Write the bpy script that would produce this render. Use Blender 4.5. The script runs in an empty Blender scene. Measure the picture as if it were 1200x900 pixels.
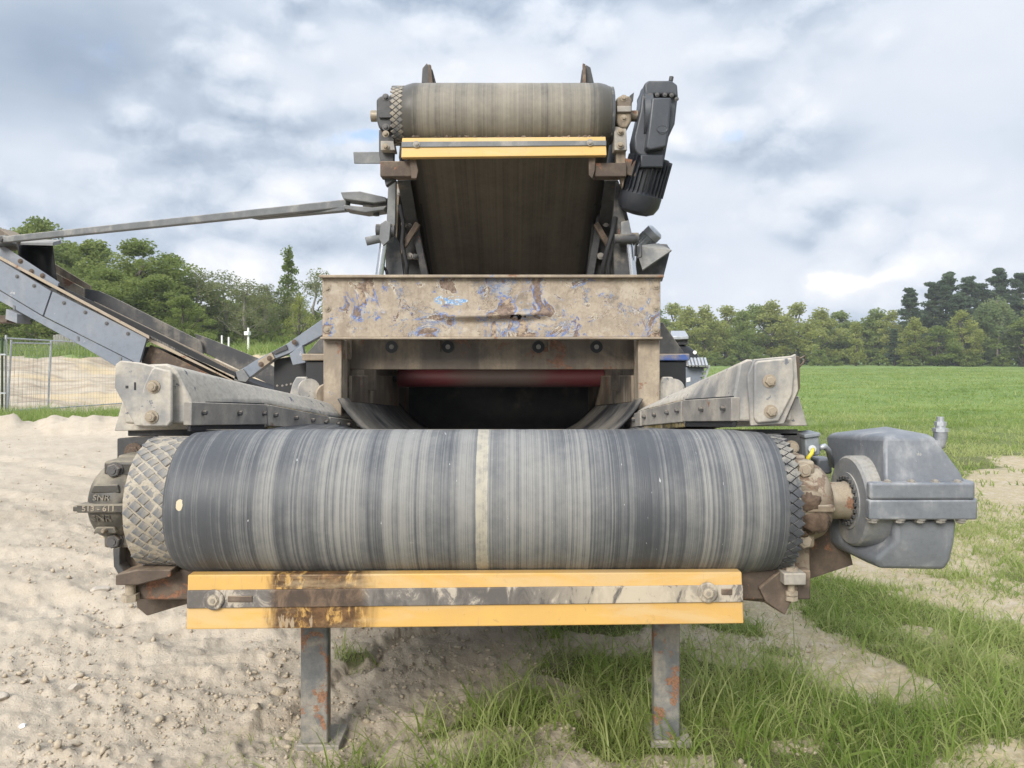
import bpy, bmesh, math, random
import numpy as np
from mathutils import Vector, Matrix, Quaternion
R = math.radians
random.seed(7)
SC = bpy.context.scene
COL = SC.collection

# ------------------------------------------------------------------ camera, sky, sun, exposure
F, H, V0 = 900.0, 1.5, 418.0           # focal length in photo pixels, eye height, horizon row
cd = bpy.data.cameras.new('camera')
cam = bpy.data.objects.new('camera', cd); COL.objects.link(cam)
cam.location = (0, 0, H); cam.rotation_euler = (R(90), 0, 0)
cd.sensor_width = 36; cd.lens = 36 * F / 1200
cd.shift_y = (V0 - 450) / 1200
cd.clip_end = 3000; cd.clip_start = 0.05
SC.camera = cam
SC.view_settings.view_transform = 'Standard'; SC.view_settings.look = 'None'
SC.view_settings.gamma = 1; SC.view_settings.exposure = 0.94

SUN_EL, SUN_AZ = 30, 203               # degrees; azimuth clockwise from +Y, so behind the camera to the right
world = bpy.data.worlds.new('World'); SC.world = world; world.use_nodes = True


class NT:
    """small helper to write node trees"""
    def __init__(s, tree):
        s.t = tree; s.n = tree.nodes; s.l = tree.links
    def new(s, typ, **kw):
        nd = s.n.new(typ)
        for k, v in kw.items(): setattr(nd, k, v)
        return nd
    def put(s, sock, v):
        if hasattr(v, 'links'): s.l.new(v, sock)
        elif v is not None:
            if isinstance(v, (tuple, list)) and sock.type == 'RGBA' and len(v) == 3: v = (*v, 1)
            sock.default_value = v
    def math(s, op, a, b=None, c=None, clamp=False):
        nd = s.new('ShaderNodeMath', operation=op, use_clamp=clamp)
        s.put(nd.inputs[0], a); s.put(nd.inputs[1], b)
        if c is not None: s.put(nd.inputs[2], c)
        return nd.outputs[0]
    def vmath(s, op, a, b=None):
        nd = s.new('ShaderNodeVectorMath', operation=op)
        s.put(nd.inputs[0], a)
        if b is not None: s.put(nd.inputs[1], b)
        return nd.outputs['Value'] if op in ('LENGTH', 'DOT_PRODUCT', 'DISTANCE') else nd.outputs[0]
    def noise(s, vec, scale=5, detail=4, rough=.55, dist=0.0, dim='3D', color=False):
        nd = s.new('ShaderNodeTexNoise', noise_dimensions=dim)
        if dim == '1D': s.put(nd.inputs['W'], vec)
        else: s.put(nd.inputs['Vector'], vec)
        s.put(nd.inputs['Scale'], scale); s.put(nd.inputs['Detail'], detail)
        s.put(nd.inputs['Roughness'], rough); s.put(nd.inputs['Distortion'], dist)
        return nd.outputs['Color' if color else 'Fac']
    def voro(s, vec, scale=5, feature='F1', out='Distance', rnd=1.0):
        nd = s.new('ShaderNodeTexVoronoi', feature=feature)
        s.put(nd.inputs['Vector'], vec); s.put(nd.inputs['Scale'], scale); s.put(nd.inputs['Randomness'], rnd)
        return nd.outputs[out]
    def step(s, x, lo, hi):
        nd = s.new('ShaderNodeMapRange', interpolation_type='SMOOTHSTEP')
        s.put(nd.inputs['Value'], x); s.put(nd.inputs['From Min'], lo); s.put(nd.inputs['From Max'], hi)
        return nd.outputs[0]
    def ramp(s, fac, stops, interp='LINEAR'):
        nd = s.new('ShaderNodeValToRGB'); cr = nd.color_ramp; cr.interpolation = interp
        while len(cr.elements) < len(stops): cr.elements.new(0.5)
        for e, (p, c) in zip(cr.elements, stops):
            e.position = p; e.color = (*c, 1) if len(c) == 3 else c
        s.put(nd.inputs[0], fac)
        return nd.outputs[0]
    def mix(s, fac, a, b, mode='MIX'):
        nd = s.new('ShaderNodeMix', data_type='RGBA', blend_type=mode)
        s.put(nd.inputs[0], fac); s.put(nd.inputs[6], a); s.put(nd.inputs[7], b)
        return nd.outputs[2]
    def map(s, vec, scale=(1, 1, 1), loc=(0, 0, 0), rot=(0, 0, 0)):
        nd = s.new('ShaderNodeMapping')
        s.put(nd.inputs[0], vec); nd.inputs['Location'].default_value = loc
        nd.inputs['Rotation'].default_value = rot; nd.inputs['Scale'].default_value = scale
        return nd.outputs[0]
    def xyz(s, vec):
        nd = s.new('ShaderNodeSeparateXYZ'); s.put(nd.inputs[0], vec); return nd.outputs
    def comb(s, x=0, y=0, z=0):
        nd = s.new('ShaderNodeCombineXYZ')
        for i, v in enumerate((x, y, z)): s.put(nd.inputs[i], v)
        return nd.outputs[0]
    def obj(s): return s.new('ShaderNodeTexCoord').outputs['Object']
    def attr(s, name, out='Fac'):
        nd = s.new('ShaderNodeAttribute'); nd.attribute_name = name; return nd.outputs[out]
    def bump(s, h, strength=.4, dist=.01, normal=None):
        nd = s.new('ShaderNodeBump'); nd.inputs['Strength'].default_value = strength
        nd.inputs['Distance'].default_value = dist; s.put(nd.inputs['Height'], h)
        if normal is not None: s.put(nd.inputs['Normal'], normal)
        return nd.outputs[0]


def build_sky():
    n = NT(world.node_tree); world.node_tree.nodes.clear()
    out = n.new('ShaderNodeOutputWorld'); bg = n.new('ShaderNodeBackground')
    bg.inputs['Strength'].default_value = 0.1
    sky = n.new('ShaderNodeTexSky', sky_type='NISHITA', sun_disc=False)
    sky.sun_elevation = R(SUN_EL); sky.sun_rotation = R(SUN_AZ)
    d = n.vmath('NORMALIZE', n.new('ShaderNodeTexCoord').outputs['Generated'])
    x, y, z = n.xyz(d)
    p = n.comb(x, y, n.math('MULTIPLY', z, 1.45))
    warp = n.noise(p, 9.0, 4, .6, color=True)
    pw = n.vmath('ADD', p, n.vmath('MULTIPLY', n.vmath('SUBTRACT', warp, (.5, .5, .5)), (.055, .055, .05)))
    def puffs(q):                     # heaped cloud: rounded cells of several sizes
        tot = None
        for sc_, w in ((6.3, .62), (15, .38)):
            nd = n.new('ShaderNodeTexVoronoi', feature='F1'); n.put(nd.inputs['Vector'], q); nd.inputs['Scale'].default_value = sc_
            t = n.math('MULTIPLY', n.math('SUBTRACT', .75, nd.outputs['Distance']), w); tot = t if tot is None else n.math('ADD', tot, t)
        return tot
    c1 = n.noise(pw, 3.4, 5, .55)
    pf1 = n.math('ADD', puffs(pw), n.math('MULTIPLY', n.noise(pw, 10, 8, .66), .55)); up = n.vmath('ADD', pw, (-.006, 0.0, .026))
    pf2 = n.math('ADD', puffs(up), n.math('MULTIPLY', n.noise(up, 10, 6, .62), .55))
    relief = n.math('SUBTRACT', pf1, pf2)
    heap = n.step(n.math('ADD', n.noise(p, 2.6, 3, .5), n.math('MULTIPLY', n.math('SUBTRACT', pf1, .5), .25)), .40, .56)
    big = n.noise(n.comb(x, y, n.math('MULTIPLY', z, 3.2)), 2.3, 4, .55)
    def blob(u, v, ru, rv):           # a cloud bank around one direction of the sky
        a = n.math('DIVIDE', n.math('SUBTRACT', n.math('DIVIDE', x, n.math('MAXIMUM', y, .05)), (u - 600) / F), ru / F)
        b = n.math('DIVIDE', n.math('SUBTRACT', n.math('DIVIDE', z, n.math('MAXIMUM', y, .05)), (V0 - v) / F), rv / F)
        r2 = n.math('ADD', n.math('MULTIPLY', a, a), n.math('MULTIPLY', b, b))
        return n.math('POWER', 2.718, n.math('MULTIPLY', r2, -1.0))
    tone = n.math('MULTIPLY_ADD', n.math('SUBTRACT', c1, .5), .5, .53)
    tone = n.math('ADD', tone, n.math('MULTIPLY', n.math('MULTIPLY', relief, heap), 1.05))
    tone = n.math('ADD', tone, n.math('MULTIPLY', n.math('MULTIPLY', n.math('SUBTRACT', pf1, .66), heap), .75))
    tone = n.math('ADD', tone, n.math('MULTIPLY', n.math('SUBTRACT', big, .5), .55))
    for (u, v, ru, rv, w) in ((50, 60, 270, 100, -.46), (290, 200, 200, 110, .08), (380, 90, 120, 50, .08), (1010, 70, 260, 90, .03),
                              (985, 332, 70, 15, .10), (930, 322, 260, 40, .06), (1080, 215, 100, 40, .16), (1090, 262, 120, 26, -.05), (900, 285, 160, 30, -.02),
                              (870, 150, 200, 60, -.05), (620, 90, 240, 70, .10), (1180, 260, 50, 50, .10), (60, 250, 120, 40, -.05)):
        tone = n.math('ADD', tone, n.math('MULTIPLY', blob(u, v, ru, rv), w))
    col = n.ramp(tone, [(0.0, (1.9, 2.35, 3.05)), (.28, (2.95, 3.4, 4.05)), (.50, (3.95, 4.3, 4.85)), (.74, (4.7, 4.9, 5.25)), (1.0, (5.6, 5.65, 5.75))])
    nd = col.node.color_ramp
    warm = n.math('MULTIPLY', blob(985, 335, 90, 24), n.step(tone, .75, 1.05))
    col = n.mix(warm, col, (6.6, 6.3, 5.5))
    gap = n.math('MULTIPLY', n.step(n.math('ADD', c1, n.math('MULTIPLY', blob(432, 158, 40, 14), -.14)), .36, .28), .75)
    skyc = n.mix(.45, sky.outputs[0], (2.4, 4.0, 6.9))
    col = n.mix(gap, col, skyc)
    # the veil of an overcast sky is brighter towards the zenith
    zen = n.math('MULTIPLY_ADD', n.step(z, .34, .9), 1.0, 1.0)
    col = n.vmath('MULTIPLY', col, n.comb(zen, zen, zen))
    low = n.step(z, 0.0, -.12)
    col = n.mix(low, col, (1.7, 1.6, 1.4))
    n.l.new(col, bg.inputs[0]); n.l.new(bg.outputs[0], out.inputs[0])
build_sky()

sl = bpy.data.lights.new('sun', 'SUN'); sun = bpy.data.objects.new('sun', sl); COL.objects.link(sun)
sl.energy = 2.2; sl.angle = R(26); sl.color = (1.0, .95, .87)
az, el = R(SUN_AZ), R(SUN_EL)
sdir = Vector((math.sin(az) * math.cos(el), math.cos(az) * math.cos(el), math.sin(el)))
sun.rotation_euler = sdir.to_track_quat('Z', 'Y').to_euler(); sun.location = (4, -8, 14)

# ------------------------------------------------------------------ helpers
def W(u, v, Y):
    """the place at depth Y that the photograph shows in column u, row v"""
    return Vector(((u - 600) * Y / F, Y, H - (v - V0) * Y / F))
def X(u, Y): return (u - 600) * Y / F
def Z(v, Y): return H - (v - V0) * Y / F

def tag(o, label=None, cat=None, group=None, kind=None):
    if label: o['label'] = label
    if cat: o['category'] = cat
    if group: o['group'] = group
    if kind: o['kind'] = kind
    return o
def thing(name, loc, label, cat, group=None):
    o = bpy.data.objects.new(name, None); COL.objects.link(o)
    o.location = loc; o.empty_display_size = .2
    return tag(o, label, cat, group)
def under(o, parent):
    o.parent = parent
    if parent is not None and parent.type == 'EMPTY':
        o.matrix_parent_inverse = Matrix.Translation(-Vector(parent.location))

class B:
    """collects faces for one mesh"""
    def __init__(s): s.v = []; s.f = []
    def add(s, vs, fs):
        k = len(s.v); s.v += [tuple(p) for p in vs]; s.f += [tuple(i + k for i in f) for f in fs]; return s
    def box(s, x0, x1, y0, y1, z0, z1):
        return s.hexa([(x0, y0, z0), (x1, y0, z0), (x1, y1, z0), (x0, y1, z0), (x0, y0, z1), (x1, y0, z1), (x1, y1, z1), (x0, y1, z1)])
    def hexa(s, p):                       # bottom ring of four, top ring of four
        return s.add(p, [(3, 2, 1, 0), (4, 5, 6, 7), (0, 1, 5, 4), (1, 2, 6, 5), (2, 3, 7, 6), (3, 0, 4, 7)])
    def prism(s, poly, y0, y1, dx=0, dz=0):   # polygon of (x, z), extruded in y
        m = len(poly)
        vs = [(a, y0, b) for a, b in poly] + [(a + dx, y1, b + dz) for a, b in poly]
        return s.add(vs, [tuple(range(m)), tuple(range(2 * m - 1, m - 1, -1))] + [(i, i + m, (i + 1) % m + m, (i + 1) % m) for i in range(m)])
    def pxprism(s, px, Y, th, **k): return s.prism([(X(u, Y), Z(v, Y)) for u, v in px], Y, Y + th, **k)
    def xprism(s, poly, x0, x1):           # polygon of (y, z), extruded in x
        m = len(poly)
        vs = [(x0, a, b) for a, b in poly] + [(x1, a, b) for a, b in poly]
        return s.add(vs, [tuple(range(m)), tuple(range(2 * m - 1, m - 1, -1))] + [(i, i + m, (i + 1) % m + m, (i + 1) % m) for i in range(m)])
    def loft(s, rings, cap=True, closed=True):
        m = len(rings[0]); vs = [p for r in rings for p in r]; fs = []
        for j in range(len(rings) - 1):
            for i in range(m if closed else m - 1):
                a, b = j * m + i, j * m + (i + 1) % m
                fs.append((a, b, b + m, a + m))
        if cap: fs += [tuple(range(m - 1, -1, -1)), tuple(range((len(rings) - 1) * m, len(rings) * m))]
        return s.add(vs, fs)
    def lathe(s, prof, c, n=40, axis=Vector((1, 0, 0))):   # profile of (along axis, radius)
        axis = Vector(axis).normalized(); q = Vector((1, 0, 0)).rotation_difference(axis)
        rings = []
        for t, r in prof:
            rings.append([Vector(c) + q @ Vector((t, r * math.cos(a), r * math.sin(a))) for a in (2 * math.pi * i / n for i in range(n))])
        return s.loft(rings)
    def cyl(s, p0, p1, r, n=16, r1=None):
        p0, p1 = Vector(p0), Vector(p1)
        return s.lathe([(0, r), ((p1 - p0).length, r if r1 is None else r1)], p0, n, p1 - p0)
    def bar(s, p0, p1, w, h, up=(0, 0, 1)):   # rectangular bar between two points
        p0, p1 = Vector(p0), Vector(p1); d = (p1 - p0).normalized()
        sx = d.cross(Vector(up)).normalized(); sz = sx.cross(d)
        r = [(-w / 2, -h / 2), (w / 2, -h / 2), (w / 2, h / 2), (-w / 2, h / 2)]
        return s.loft([[p + sx * a + sz * b for a, b in r] for p in (p0, p1)])
    def tube(s, pts, r, n=8):
        pts = [Vector(p) for p in pts]; rings = []
        for i, p in enumerate(pts):
            d = (pts[min(i + 1, len(pts) - 1)] - pts[max(i - 1, 0)]).normalized()
            a = d.orthogonal().normalized() if i == 0 else (a - d * a.dot(d)).normalized()
            b = d.cross(a)
            rr = r[i] if isinstance(r, (list, tuple)) else r
            rings.append([p + a * rr * math.cos(t) + b * rr * math.sin(t) for t in (2 * math.pi * k / n for k in range(n))])
        return s.loft(rings)
    def build(s, name, mat, parent=None, bevel=0, smooth=False, seg=2, label=None, kind=None, fix=True):
        me = bpy.data.meshes.new(name); me.from_pydata(s.v, [], s.f)
        if fix:
            bm = bmesh.new(); bm.from_mesh(me); bmesh.ops.recalc_face_normals(bm, faces=bm.faces); bm.to_mesh(me); bm.free()
        me.materials.append(mat)
        o = bpy.data.objects.new(name, me); COL.objects.link(o)
        if parent is not None: under(o, parent)
        if smooth:
            me.polygons.foreach_set('use_smooth', [True] * len(me.polygons))
        if bevel:
            m = o.modifiers.new('bevel', 'BEVEL'); m.width = bevel; m.segments = seg; m.limit_method = 'ANGLE'; m.angle_limit = R(32)
            m.harden_normals = False
        if smooth == 'auto' or (bevel and not smooth):
            me.polygons.foreach_set('use_smooth', [True] * len(me.polygons))
            try:
                me.set_sharp_from_angle(angle=R(35))
            except Exception: pass
        if label: o['label'] = label
        if kind: o['kind'] = kind
        return o

_bolt = {}
def bolt(parent, pos, d=(0, -1, 0), r=.015, mat=None, name='bolt', washer=1.5, h=.8, spin=None):
    """hex head on a washer; all bolts of one material share a mesh"""
    key = (mat.name, washer, h)
    if key not in _bolt:
        b = B(); n = 6
        b.lathe([(0, washer), (.22, washer)], (0, 0, 0), 16)
        b.lathe([(.2, 1.0), (.2 + h * .85, 1.0), (.2 + h, .84)], (0, 0, 0), 6)
        b.lathe([(.2 + h * .9, .5), (.2 + h + .15, .5)], (0, 0, 0), 8)
        o = b.build('bolt_head', mat)
        _bolt[key] = o.data; bpy.data.objects.remove(o)
    o = bpy.data.objects.new(name, _bolt[key]); COL.objects.link(o)
    q = Vector((1, 0, 0)).rotation_difference(Vector(d).normalized())
    q = q @ Quaternion((1, 0, 0), random.uniform(0, 1.05) if spin is None else spin)
    o.rotation_mode = 'QUATERNION'; o.rotation_quaternion = q; o.location = pos; o.scale = (r, r, r)
    under(o, parent); return o

def text(parent, s, pos, size, mat, rot=(R(90), 0, 0), name='lettering', depth=.0015, xs=1.0):
    c = bpy.data.curves.new(name, 'FONT'); c.body = s; c.size = size; c.extrude = depth; c.align_x = 'CENTER'; c.align_y = 'CENTER'
    c.materials.append(mat); c.offset = size * .012; c.resolution_u = 3
    t = bpy.data.objects.new(name, c); COL.objects.link(t); bpy.context.view_layer.update()
    me = bpy.data.meshes.new_from_object(t.evaluated_get(bpy.context.evaluated_depsgraph_get())); bpy.data.objects.remove(t)
    me.materials.clear(); me.materials.append(mat)
    o = bpy.data.objects.new(name, me); COL.objects.link(o); o.location = pos; o.rotation_euler = rot; o.scale = (xs, 1, 1)
    under(o, parent); return o

# ------------------------------------------------------------------ materials
def material(name, fn):
    m = bpy.data.materials.new(name); m.use_nodes = True
    n = NT(m.node_tree); m.node_tree.nodes.clear()
    out = n.new('ShaderNodeOutputMaterial'); bs = n.new('ShaderNodeBsdfPrincipled')
    n.l.new(bs.outputs[0], out.inputs[0])
    def set_(**k):
        for a, v in k.items():
            n.put(bs.inputs[{'color': 'Base Color', 'rough': 'Roughness', 'metal': 'Metallic', 'normal': 'Normal', 'spec': 'Specular IOR Level', 'coat': 'Coat Weight'}[a]], v)
    fn(n, set_, bs, out); return m

DUST = (.40, .335, .25)
def dusty(name, base, base2=None, dust=.5, rust=.15, dustc=DUST, rustc=(.13, .06, .033), rough=.6, scale=9, metal=0.0, chips=0.0, chipc=(.05, .05, .055), top=.5, bump=.35, streak=.3):
    """painted or bare steel that dust, rust and wear have settled on"""
    base2 = base2 or tuple(c * .72 for c in base)
    def f(n, S, bs, out):
        o = n.obj(); nz = n.xyz(n.new('ShaderNodeNewGeometry').outputs['Normal'])[2]
        a = n.noise(o, scale, 8, .62); fine = n.noise(o, scale * 9, 6, .65); b = n.noise(n.map(o, (1, 1, 1), (7, 3, 5)), scale * .45, 5, .6, .6)
        st = n.noise(n.map(o, (scale * 3.2, scale * 3.2, scale * .28)), 1, 4, .6)
        c = n.mix(n.step(a, .35, .68), base, base2)
        c = n.mix(n.math('MULTIPLY', n.step(fine, .42, .75), .35), c, tuple(x * .6 for x in base))
        m = n.math('ADD', n.math('MULTIPLY_ADD', n.math('SUBTRACT', b, .5), 1.5, n.math('MULTIPLY', n.math('SUBTRACT', a, .5), 1.2)), dust - .5)
        m = n.math('ADD', m, n.math('MULTIPLY', n.math('MAXIMUM', nz, 0.0), top))
        m = n.math('ADD', m, n.math('MULTIPLY', n.math('SUBTRACT', st, .5), streak))
        m = n.math('ADD', m, n.math('MULTIPLY', n.math('SUBTRACT', fine, .5), .35))
        dm = n.math('MULTIPLY', n.step(m, -.22, .32), .93)
        dc = n.mix(n.step(fine, .35, .7), dustc, tuple(x * .74 for x in dustc))
        c = n.mix(dm, c, dc)
        hgt = n.math('ADD', n.math('MULTIPLY', a, .6), n.math('MULTIPLY', fine, .5))
        if rust:
            e = n.noise(n.map(o, (1, 1, 1), (2, 9, 4)), scale * .8, 9, .68, .4)
            rm = n.step(e, .69 - rust * .5, .73 - rust * .5)
            rc = n.mix(n.step(fine, .35, .65), rustc, tuple(min(1, x * 2.1) for x in rustc))
            c = n.mix(n.math('MULTIPLY', rm, .85), c, rc); hgt = n.math('SUBTRACT', hgt, n.math('MULTIPLY', rm, .35))
        if chips:
            e2 = n.noise(n.map(o, (1, 1, 1), (5, 1, 8)), scale * 3, 8, .7)
            cm = n.step(e2, .70 - chips * .4, .72 - chips * .4)
            c = n.mix(cm, c, chipc)
        S(color=c, rough=n.math('MULTIPLY_ADD', dm, .9 - rough, rough), metal=metal, normal=n.bump(hgt, bump, .006))
    return material(name, f)

def plain(name, col, rough=.6, metal=0.0, var=.25, scale=20, bump=.2):
    def f(n, S, bs, out):
        o = n.obj(); a = n.noise(o, scale, 7, .6)
        S(color=n.mix(n.step(a, .3, .7), col, tuple(c * (1 - var) for c in col)), rough=rough, metal=metal, normal=n.bump(a, bump, .004))
    return material(name, f)

def mk_belt(name, cx, dark=(.062, .066, .073), mid=(.128, .130, .132), light=(.20, .197, .186), freq=1.0, line=True, dust=0.0, lo=.30, hi=.72, edges=(), sk=.95):
    def f(n, S, bs, out):
        o = n.obj(); x, y, z = n.xyz(o)
        # streaks run round the roller, so they vary across the belt and only slowly along it
        pv = n.comb(n.math('MULTIPLY', x, 9 * freq), n.math('MULTIPLY', y, .5), n.math('MULTIPLY', z, .5))
        wob = n.math('MULTIPLY', n.math('SUBTRACT', n.noise(o, 3.0, 2, .5), .5), .02)
        s1 = n.noise(n.vmath('ADD', pv, n.comb(wob, 0, 0)), 1.0, 2, .5)
        s2 = n.noise(n.comb(n.math('MULTIPLY', n.math('ADD', x, n.math('MULTIPLY', wob, .03)), 95 * freq), n.math('MULTIPLY', y, .25), n.math('MULTIPLY', z, .25)), 1.0, 4, .7)
        s3 = n.noise(n.comb(n.math('MULTIPLY', x, 260 * freq), n.math('MULTIPLY', y, .8), n.math('MULTIPLY', z, .8)), 1.0, 2, .6)
        bl = n.noise(o, 26, 7, .7); sm = n.noise(o, 5.5, 4, .55)
        t = n.math('MULTIPLY_ADD', n.math('SUBTRACT', s1, .5), .65, .5)
        t = n.math('ADD', t, n.math('MULTIPLY', n.math('SUBTRACT', s2, .5), sk))
        t = n.math('ADD', t, n.math('MULTIPLY', n.math('SUBTRACT', s3, .5), .62 * sk / 1.1))
        t = n.math('ADD', t, n.math('MULTIPLY', n.math('SUBTRACT', bl, .5), .34))
        t = n.math('ADD', t, n.math('MULTIPLY', n.math('SUBTRACT', sm, .5), .35))
        nb = n.step(n.noise(n.math('MULTIPLY', n.math('ADD', x, 3.3), 17 * freq), 1.0, 5, .78, dim='1D'), .475, .525)
        t = n.math('ADD', n.math('MULTIPLY_ADD', n.math('SUBTRACT', nb, .5), .17 * sk, t), dust)
        for (c0, w, amt) in edges:      # bands worn dark or dusted pale, at fixed places across the belt
            q = n.math('DIVIDE', n.math('SUBTRACT', x, c0), w)
            t = n.math('ADD', t, n.math('MULTIPLY', n.math('POWER', 2.718, n.math('MULTIPLY', n.math('MULTIPLY', q, q), -1.0)), amt))
        c = n.ramp(n.step(t, lo - .14, hi + .14), [(0, dark), (.42, mid), (.8, light), (1, tuple(v * 1.2 for v in light))])
        if line:
            wl = n.math('MULTIPLY_ADD', n.noise(o, 14, 4, .6), .012, .013)
            ln = n.math('LESS_THAN', n.math('ABSOLUTE', n.math('ADD', x, .098)), wl)
            lm = n.math('MULTIPLY', ln, n.math('MULTIPLY_ADD', n.step(bl, .35, .6), .45, .5))
            c = n.mix(lm, c, (.38, .345, .275))
            q2 = n.math('LESS_THAN', n.vmath('DISTANCE', n.vmath('ADD', n.map(o, (1, .6, .6)), n.vmath('MULTIPLY', n.noise(o, 60, 3, .6, color=True), (.012, .012, .012))), (-1.066 + .006, 2.46 * .6 + .006, 1.025 * .6 + .006)), .011)
            c = n.mix(q2, c, (.52, .44, .30))
            sp = n.step(n.noise(n.map(o, (80, 24, 24)), 1, 3, .6), .72, .75)
            c = n.mix(n.math('MULTIPLY', sp, .75), c, (.5, .5, .5))
        h = n.math('ADD', n.math('MULTIPLY', s2, .7), n.math('ADD', n.math('MULTIPLY', s3, .6), n.math('MULTIPLY', bl, .35)))
        S(color=c, rough=n.math('MULTIPLY_ADD', t, .35, .42), normal=n.bump(h, .5, .004), spec=.4)
    return material(name, f)

M = {}
M['belt'] = mk_belt('worn_rubber_belt', 0, edges=((-1.08, .06, -.12), (-.96, .025, -.25), (-.90, .14, -.04), (.40, .06, -.26), (.58, .12, .02), (.80, .10, .0), (-.55, .12, .06), (-.2, .35, .04), (.2, .1, .06)))
M['belt_up'] = mk_belt('dusty_rubber_belt', 0, dark=(.075, .07, .06), mid=(.165, .150, .124), light=(.225, .204, .165), freq=.7, line=False, sk=.55, dust=.08, edges=((-.66, .05, -.5), (.58, .07, -.5)))
M['belt_under'] = mk_belt('brown_belt_underside', 0, dark=(.045, .039, .032), mid=(.098, .083, .066), light=(.14, .12, .095), sk=.45, freq=.4, line=False, dust=.0, lo=.2, hi=.8, edges=((-.66, .08, -.5), (.6, .08, -.5)))
M['belt_dark'] = mk_belt('trough_belt', 0, dark=(.03, .03, .032), mid=(.07, .068, .066), light=(.14, .13, .115), line=False)
M['lag_tile'] = dusty('lagging_rubber', (.13, .14, .155), (.085, .092, .105), dust=.56, rust=0, dustc=(.35, .31, .25), scale=17, top=.1, rough=.7, streak=0, bump=.7)
M['lag_dirt'] = dusty('packed_dust', (.34, .30, .24), (.28, .245, .19), dust=.6, rust=0, dustc=(.39, .345, .275), scale=18, rough=.9)
M['lag_dark'] = dusty('dark_lagging', (.045, .048, .055), (.075, .08, .09), dust=.18, rust=0, dustc=(.3, .28, .24), scale=18, rough=.6)
M['beam'] = dusty('dusty_painted_beam', (.20, .20, .20), (.33, .315, .29), dust=.55, rust=.10, dustc=(.50, .455, .385), scale=6, chips=.20, chipc=(.13, .14, .16), rough=.6, top=.45, bump=.5, streak=.6)
M['strip'] = dusty('skirt_clamp_steel', (.21, .195, .18), (.28, .26, .23), dust=.42, rust=.08, dustc=(.42, .38, .32), scale=8, rough=.55)
M['rubber'] = plain('black_rubber', (.022, .022, .024), .75)
M['rubber_y'] = dusty('rubber_edge', (.05, .045, .03), (.25, .19, .06), dust=.3, rust=0, scale=20)
M['brown'] = dusty('brown_rusty_steel', (.075, .055, .042), (.12, .088, .065), dust=.28, rust=.22, dustc=(.30, .23, .165), scale=11, rough=.75)
M['dark'] = dusty('dark_steel', (.04, .041, .044), (.07, .07, .072), dust=.20, rust=.08, dustc=(.26, .225, .175), scale=9, rough=.6)
M['grime'] = dusty('grimy_black_steel', (.018, .018, .019), (.035, .033, .03), dust=.16, rust=.06, dustc=(.15, .12, .09), scale=7, rough=.7)
M['black'] = plain('black_steel', (.012, .013, .016), .55)
M['bolt'] = dusty('bolt_steel', (.24, .23, .22), (.33, .31, .285), dust=.45, rust=.12, dustc=(.40, .36, .30), scale=40, rough=.5, metal=.25)
M['bolt_dark'] = dusty('dark_bolt', (.07, .07, .075), (.12, .12, .12), dust=.2, rust=.15, scale=40, rough=.5, metal=.3)
M['bolt_tan'] = dusty('dusty_bolt', (.26, .22, .17), (.33, .28, .22), dust=.55, rust=.15, scale=40, rough=.8)
M['bear_l'] = dusty('bearing_paint_dark', (.045, .042, .036), (.085, .078, .065), dust=.34, rust=0, dustc=(.27, .235, .18), scale=9, rough=.5, top=.9)
M['bear_r'] = dusty('bearing_paint_tan', (.24, .195, .14), (.16, .122, .085), dust=.34, rust=.36, dustc=(.38, .325, .245), rustc=(.10, .065, .045), scale=9, rough=.7)
M['mud'] = plain('dried_mud', (.13, .088, .06), .95, var=.45, scale=60, bump=.9)
M['gear'] = dusty('grey_gearbox_paint', (.145, .156, .173), (.178, .189, .206), dust=.27, rust=.085, dustc=(.37, .37, .37), rustc=(.15, .10, .075), scale=8, rough=.42, top=.22, bump=.28, streak=.9, chips=.09, chipc=(.30, .29, .27))
M['gear_d'] = dusty('dusty_gearbox_flange', (.18, .19, .205), (.24, .24, .24), dust=.46, rust=.12, dustc=(.36, .34, .30), rustc=(.16, .10, .07), scale=9, rough=.55, streak=.5)
M['gear_up'] = dusty('dark_gearbox_paint', (.045, .05, .06), (.062, .068, .078), dust=.12, rust=.0, dustc=(.2, .19, .18), scale=6, rough=.42, bump=.12, top=.3)
M['motor'] = dusty('black_motor_paint', (.018, .021, .028), (.03, .033, .04), dust=.1, rust=0, dustc=(.16, .15, .13), scale=9, rough=.4, bump=.1, top=.2)
M['chrome'] = plain('chrome', (.62, .63, .65), .22, 1.0, var=.12, bump=.02)
M['shaft'] = dusty('shaft_steel', (.30, .26, .20), (.22, .18, .13), dust=.4, rust=.25, scale=20, rough=.45, metal=.3)
M['galv'] = plain('galvanised_steel', (.47, .49, .51), .45, .5, var=.25, bump=.1)
M['wire'] = plain('fence_wire', (.26, .27, .27), .6)
M['panel'] = dusty('blue_grey_panel', (.165, .19, .23), (.19, .215, .255), dust=.20, rust=.02, dustc=(.36, .36, .36), scale=2.6, rough=.5, chips=.10, chipc=(.38, .38, .39), bump=.15, top=.3, streak=.7)
M['panel_edge'] = dusty('worn_panel_edge', (.36, .30, .235), (.28, .22, .17), dust=.55, rust=.2, scale=12)
M['strut'] = dusty('strut_steel', (.12, .127, .132), (.165, .172, .176), dust=.30, rust=.03, dustc=(.34, .325, .295), scale=8, rough=.6)
M['skirt'] = dusty('dusty_skirt_plate', (.055, .056, .06), (.09, .088, .085), dust=.36, rust=.03, dustc=(.31, .275, .225), scale=5, rough=.7, streak=.6)
M['flap'] = dusty('dusty_rubber_flap', (.030, .030, .032), (.05, .05, .05), dust=.26, rust=0, dustc=(.20, .18, .15), scale=5, rough=.7, streak=.5)
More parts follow.
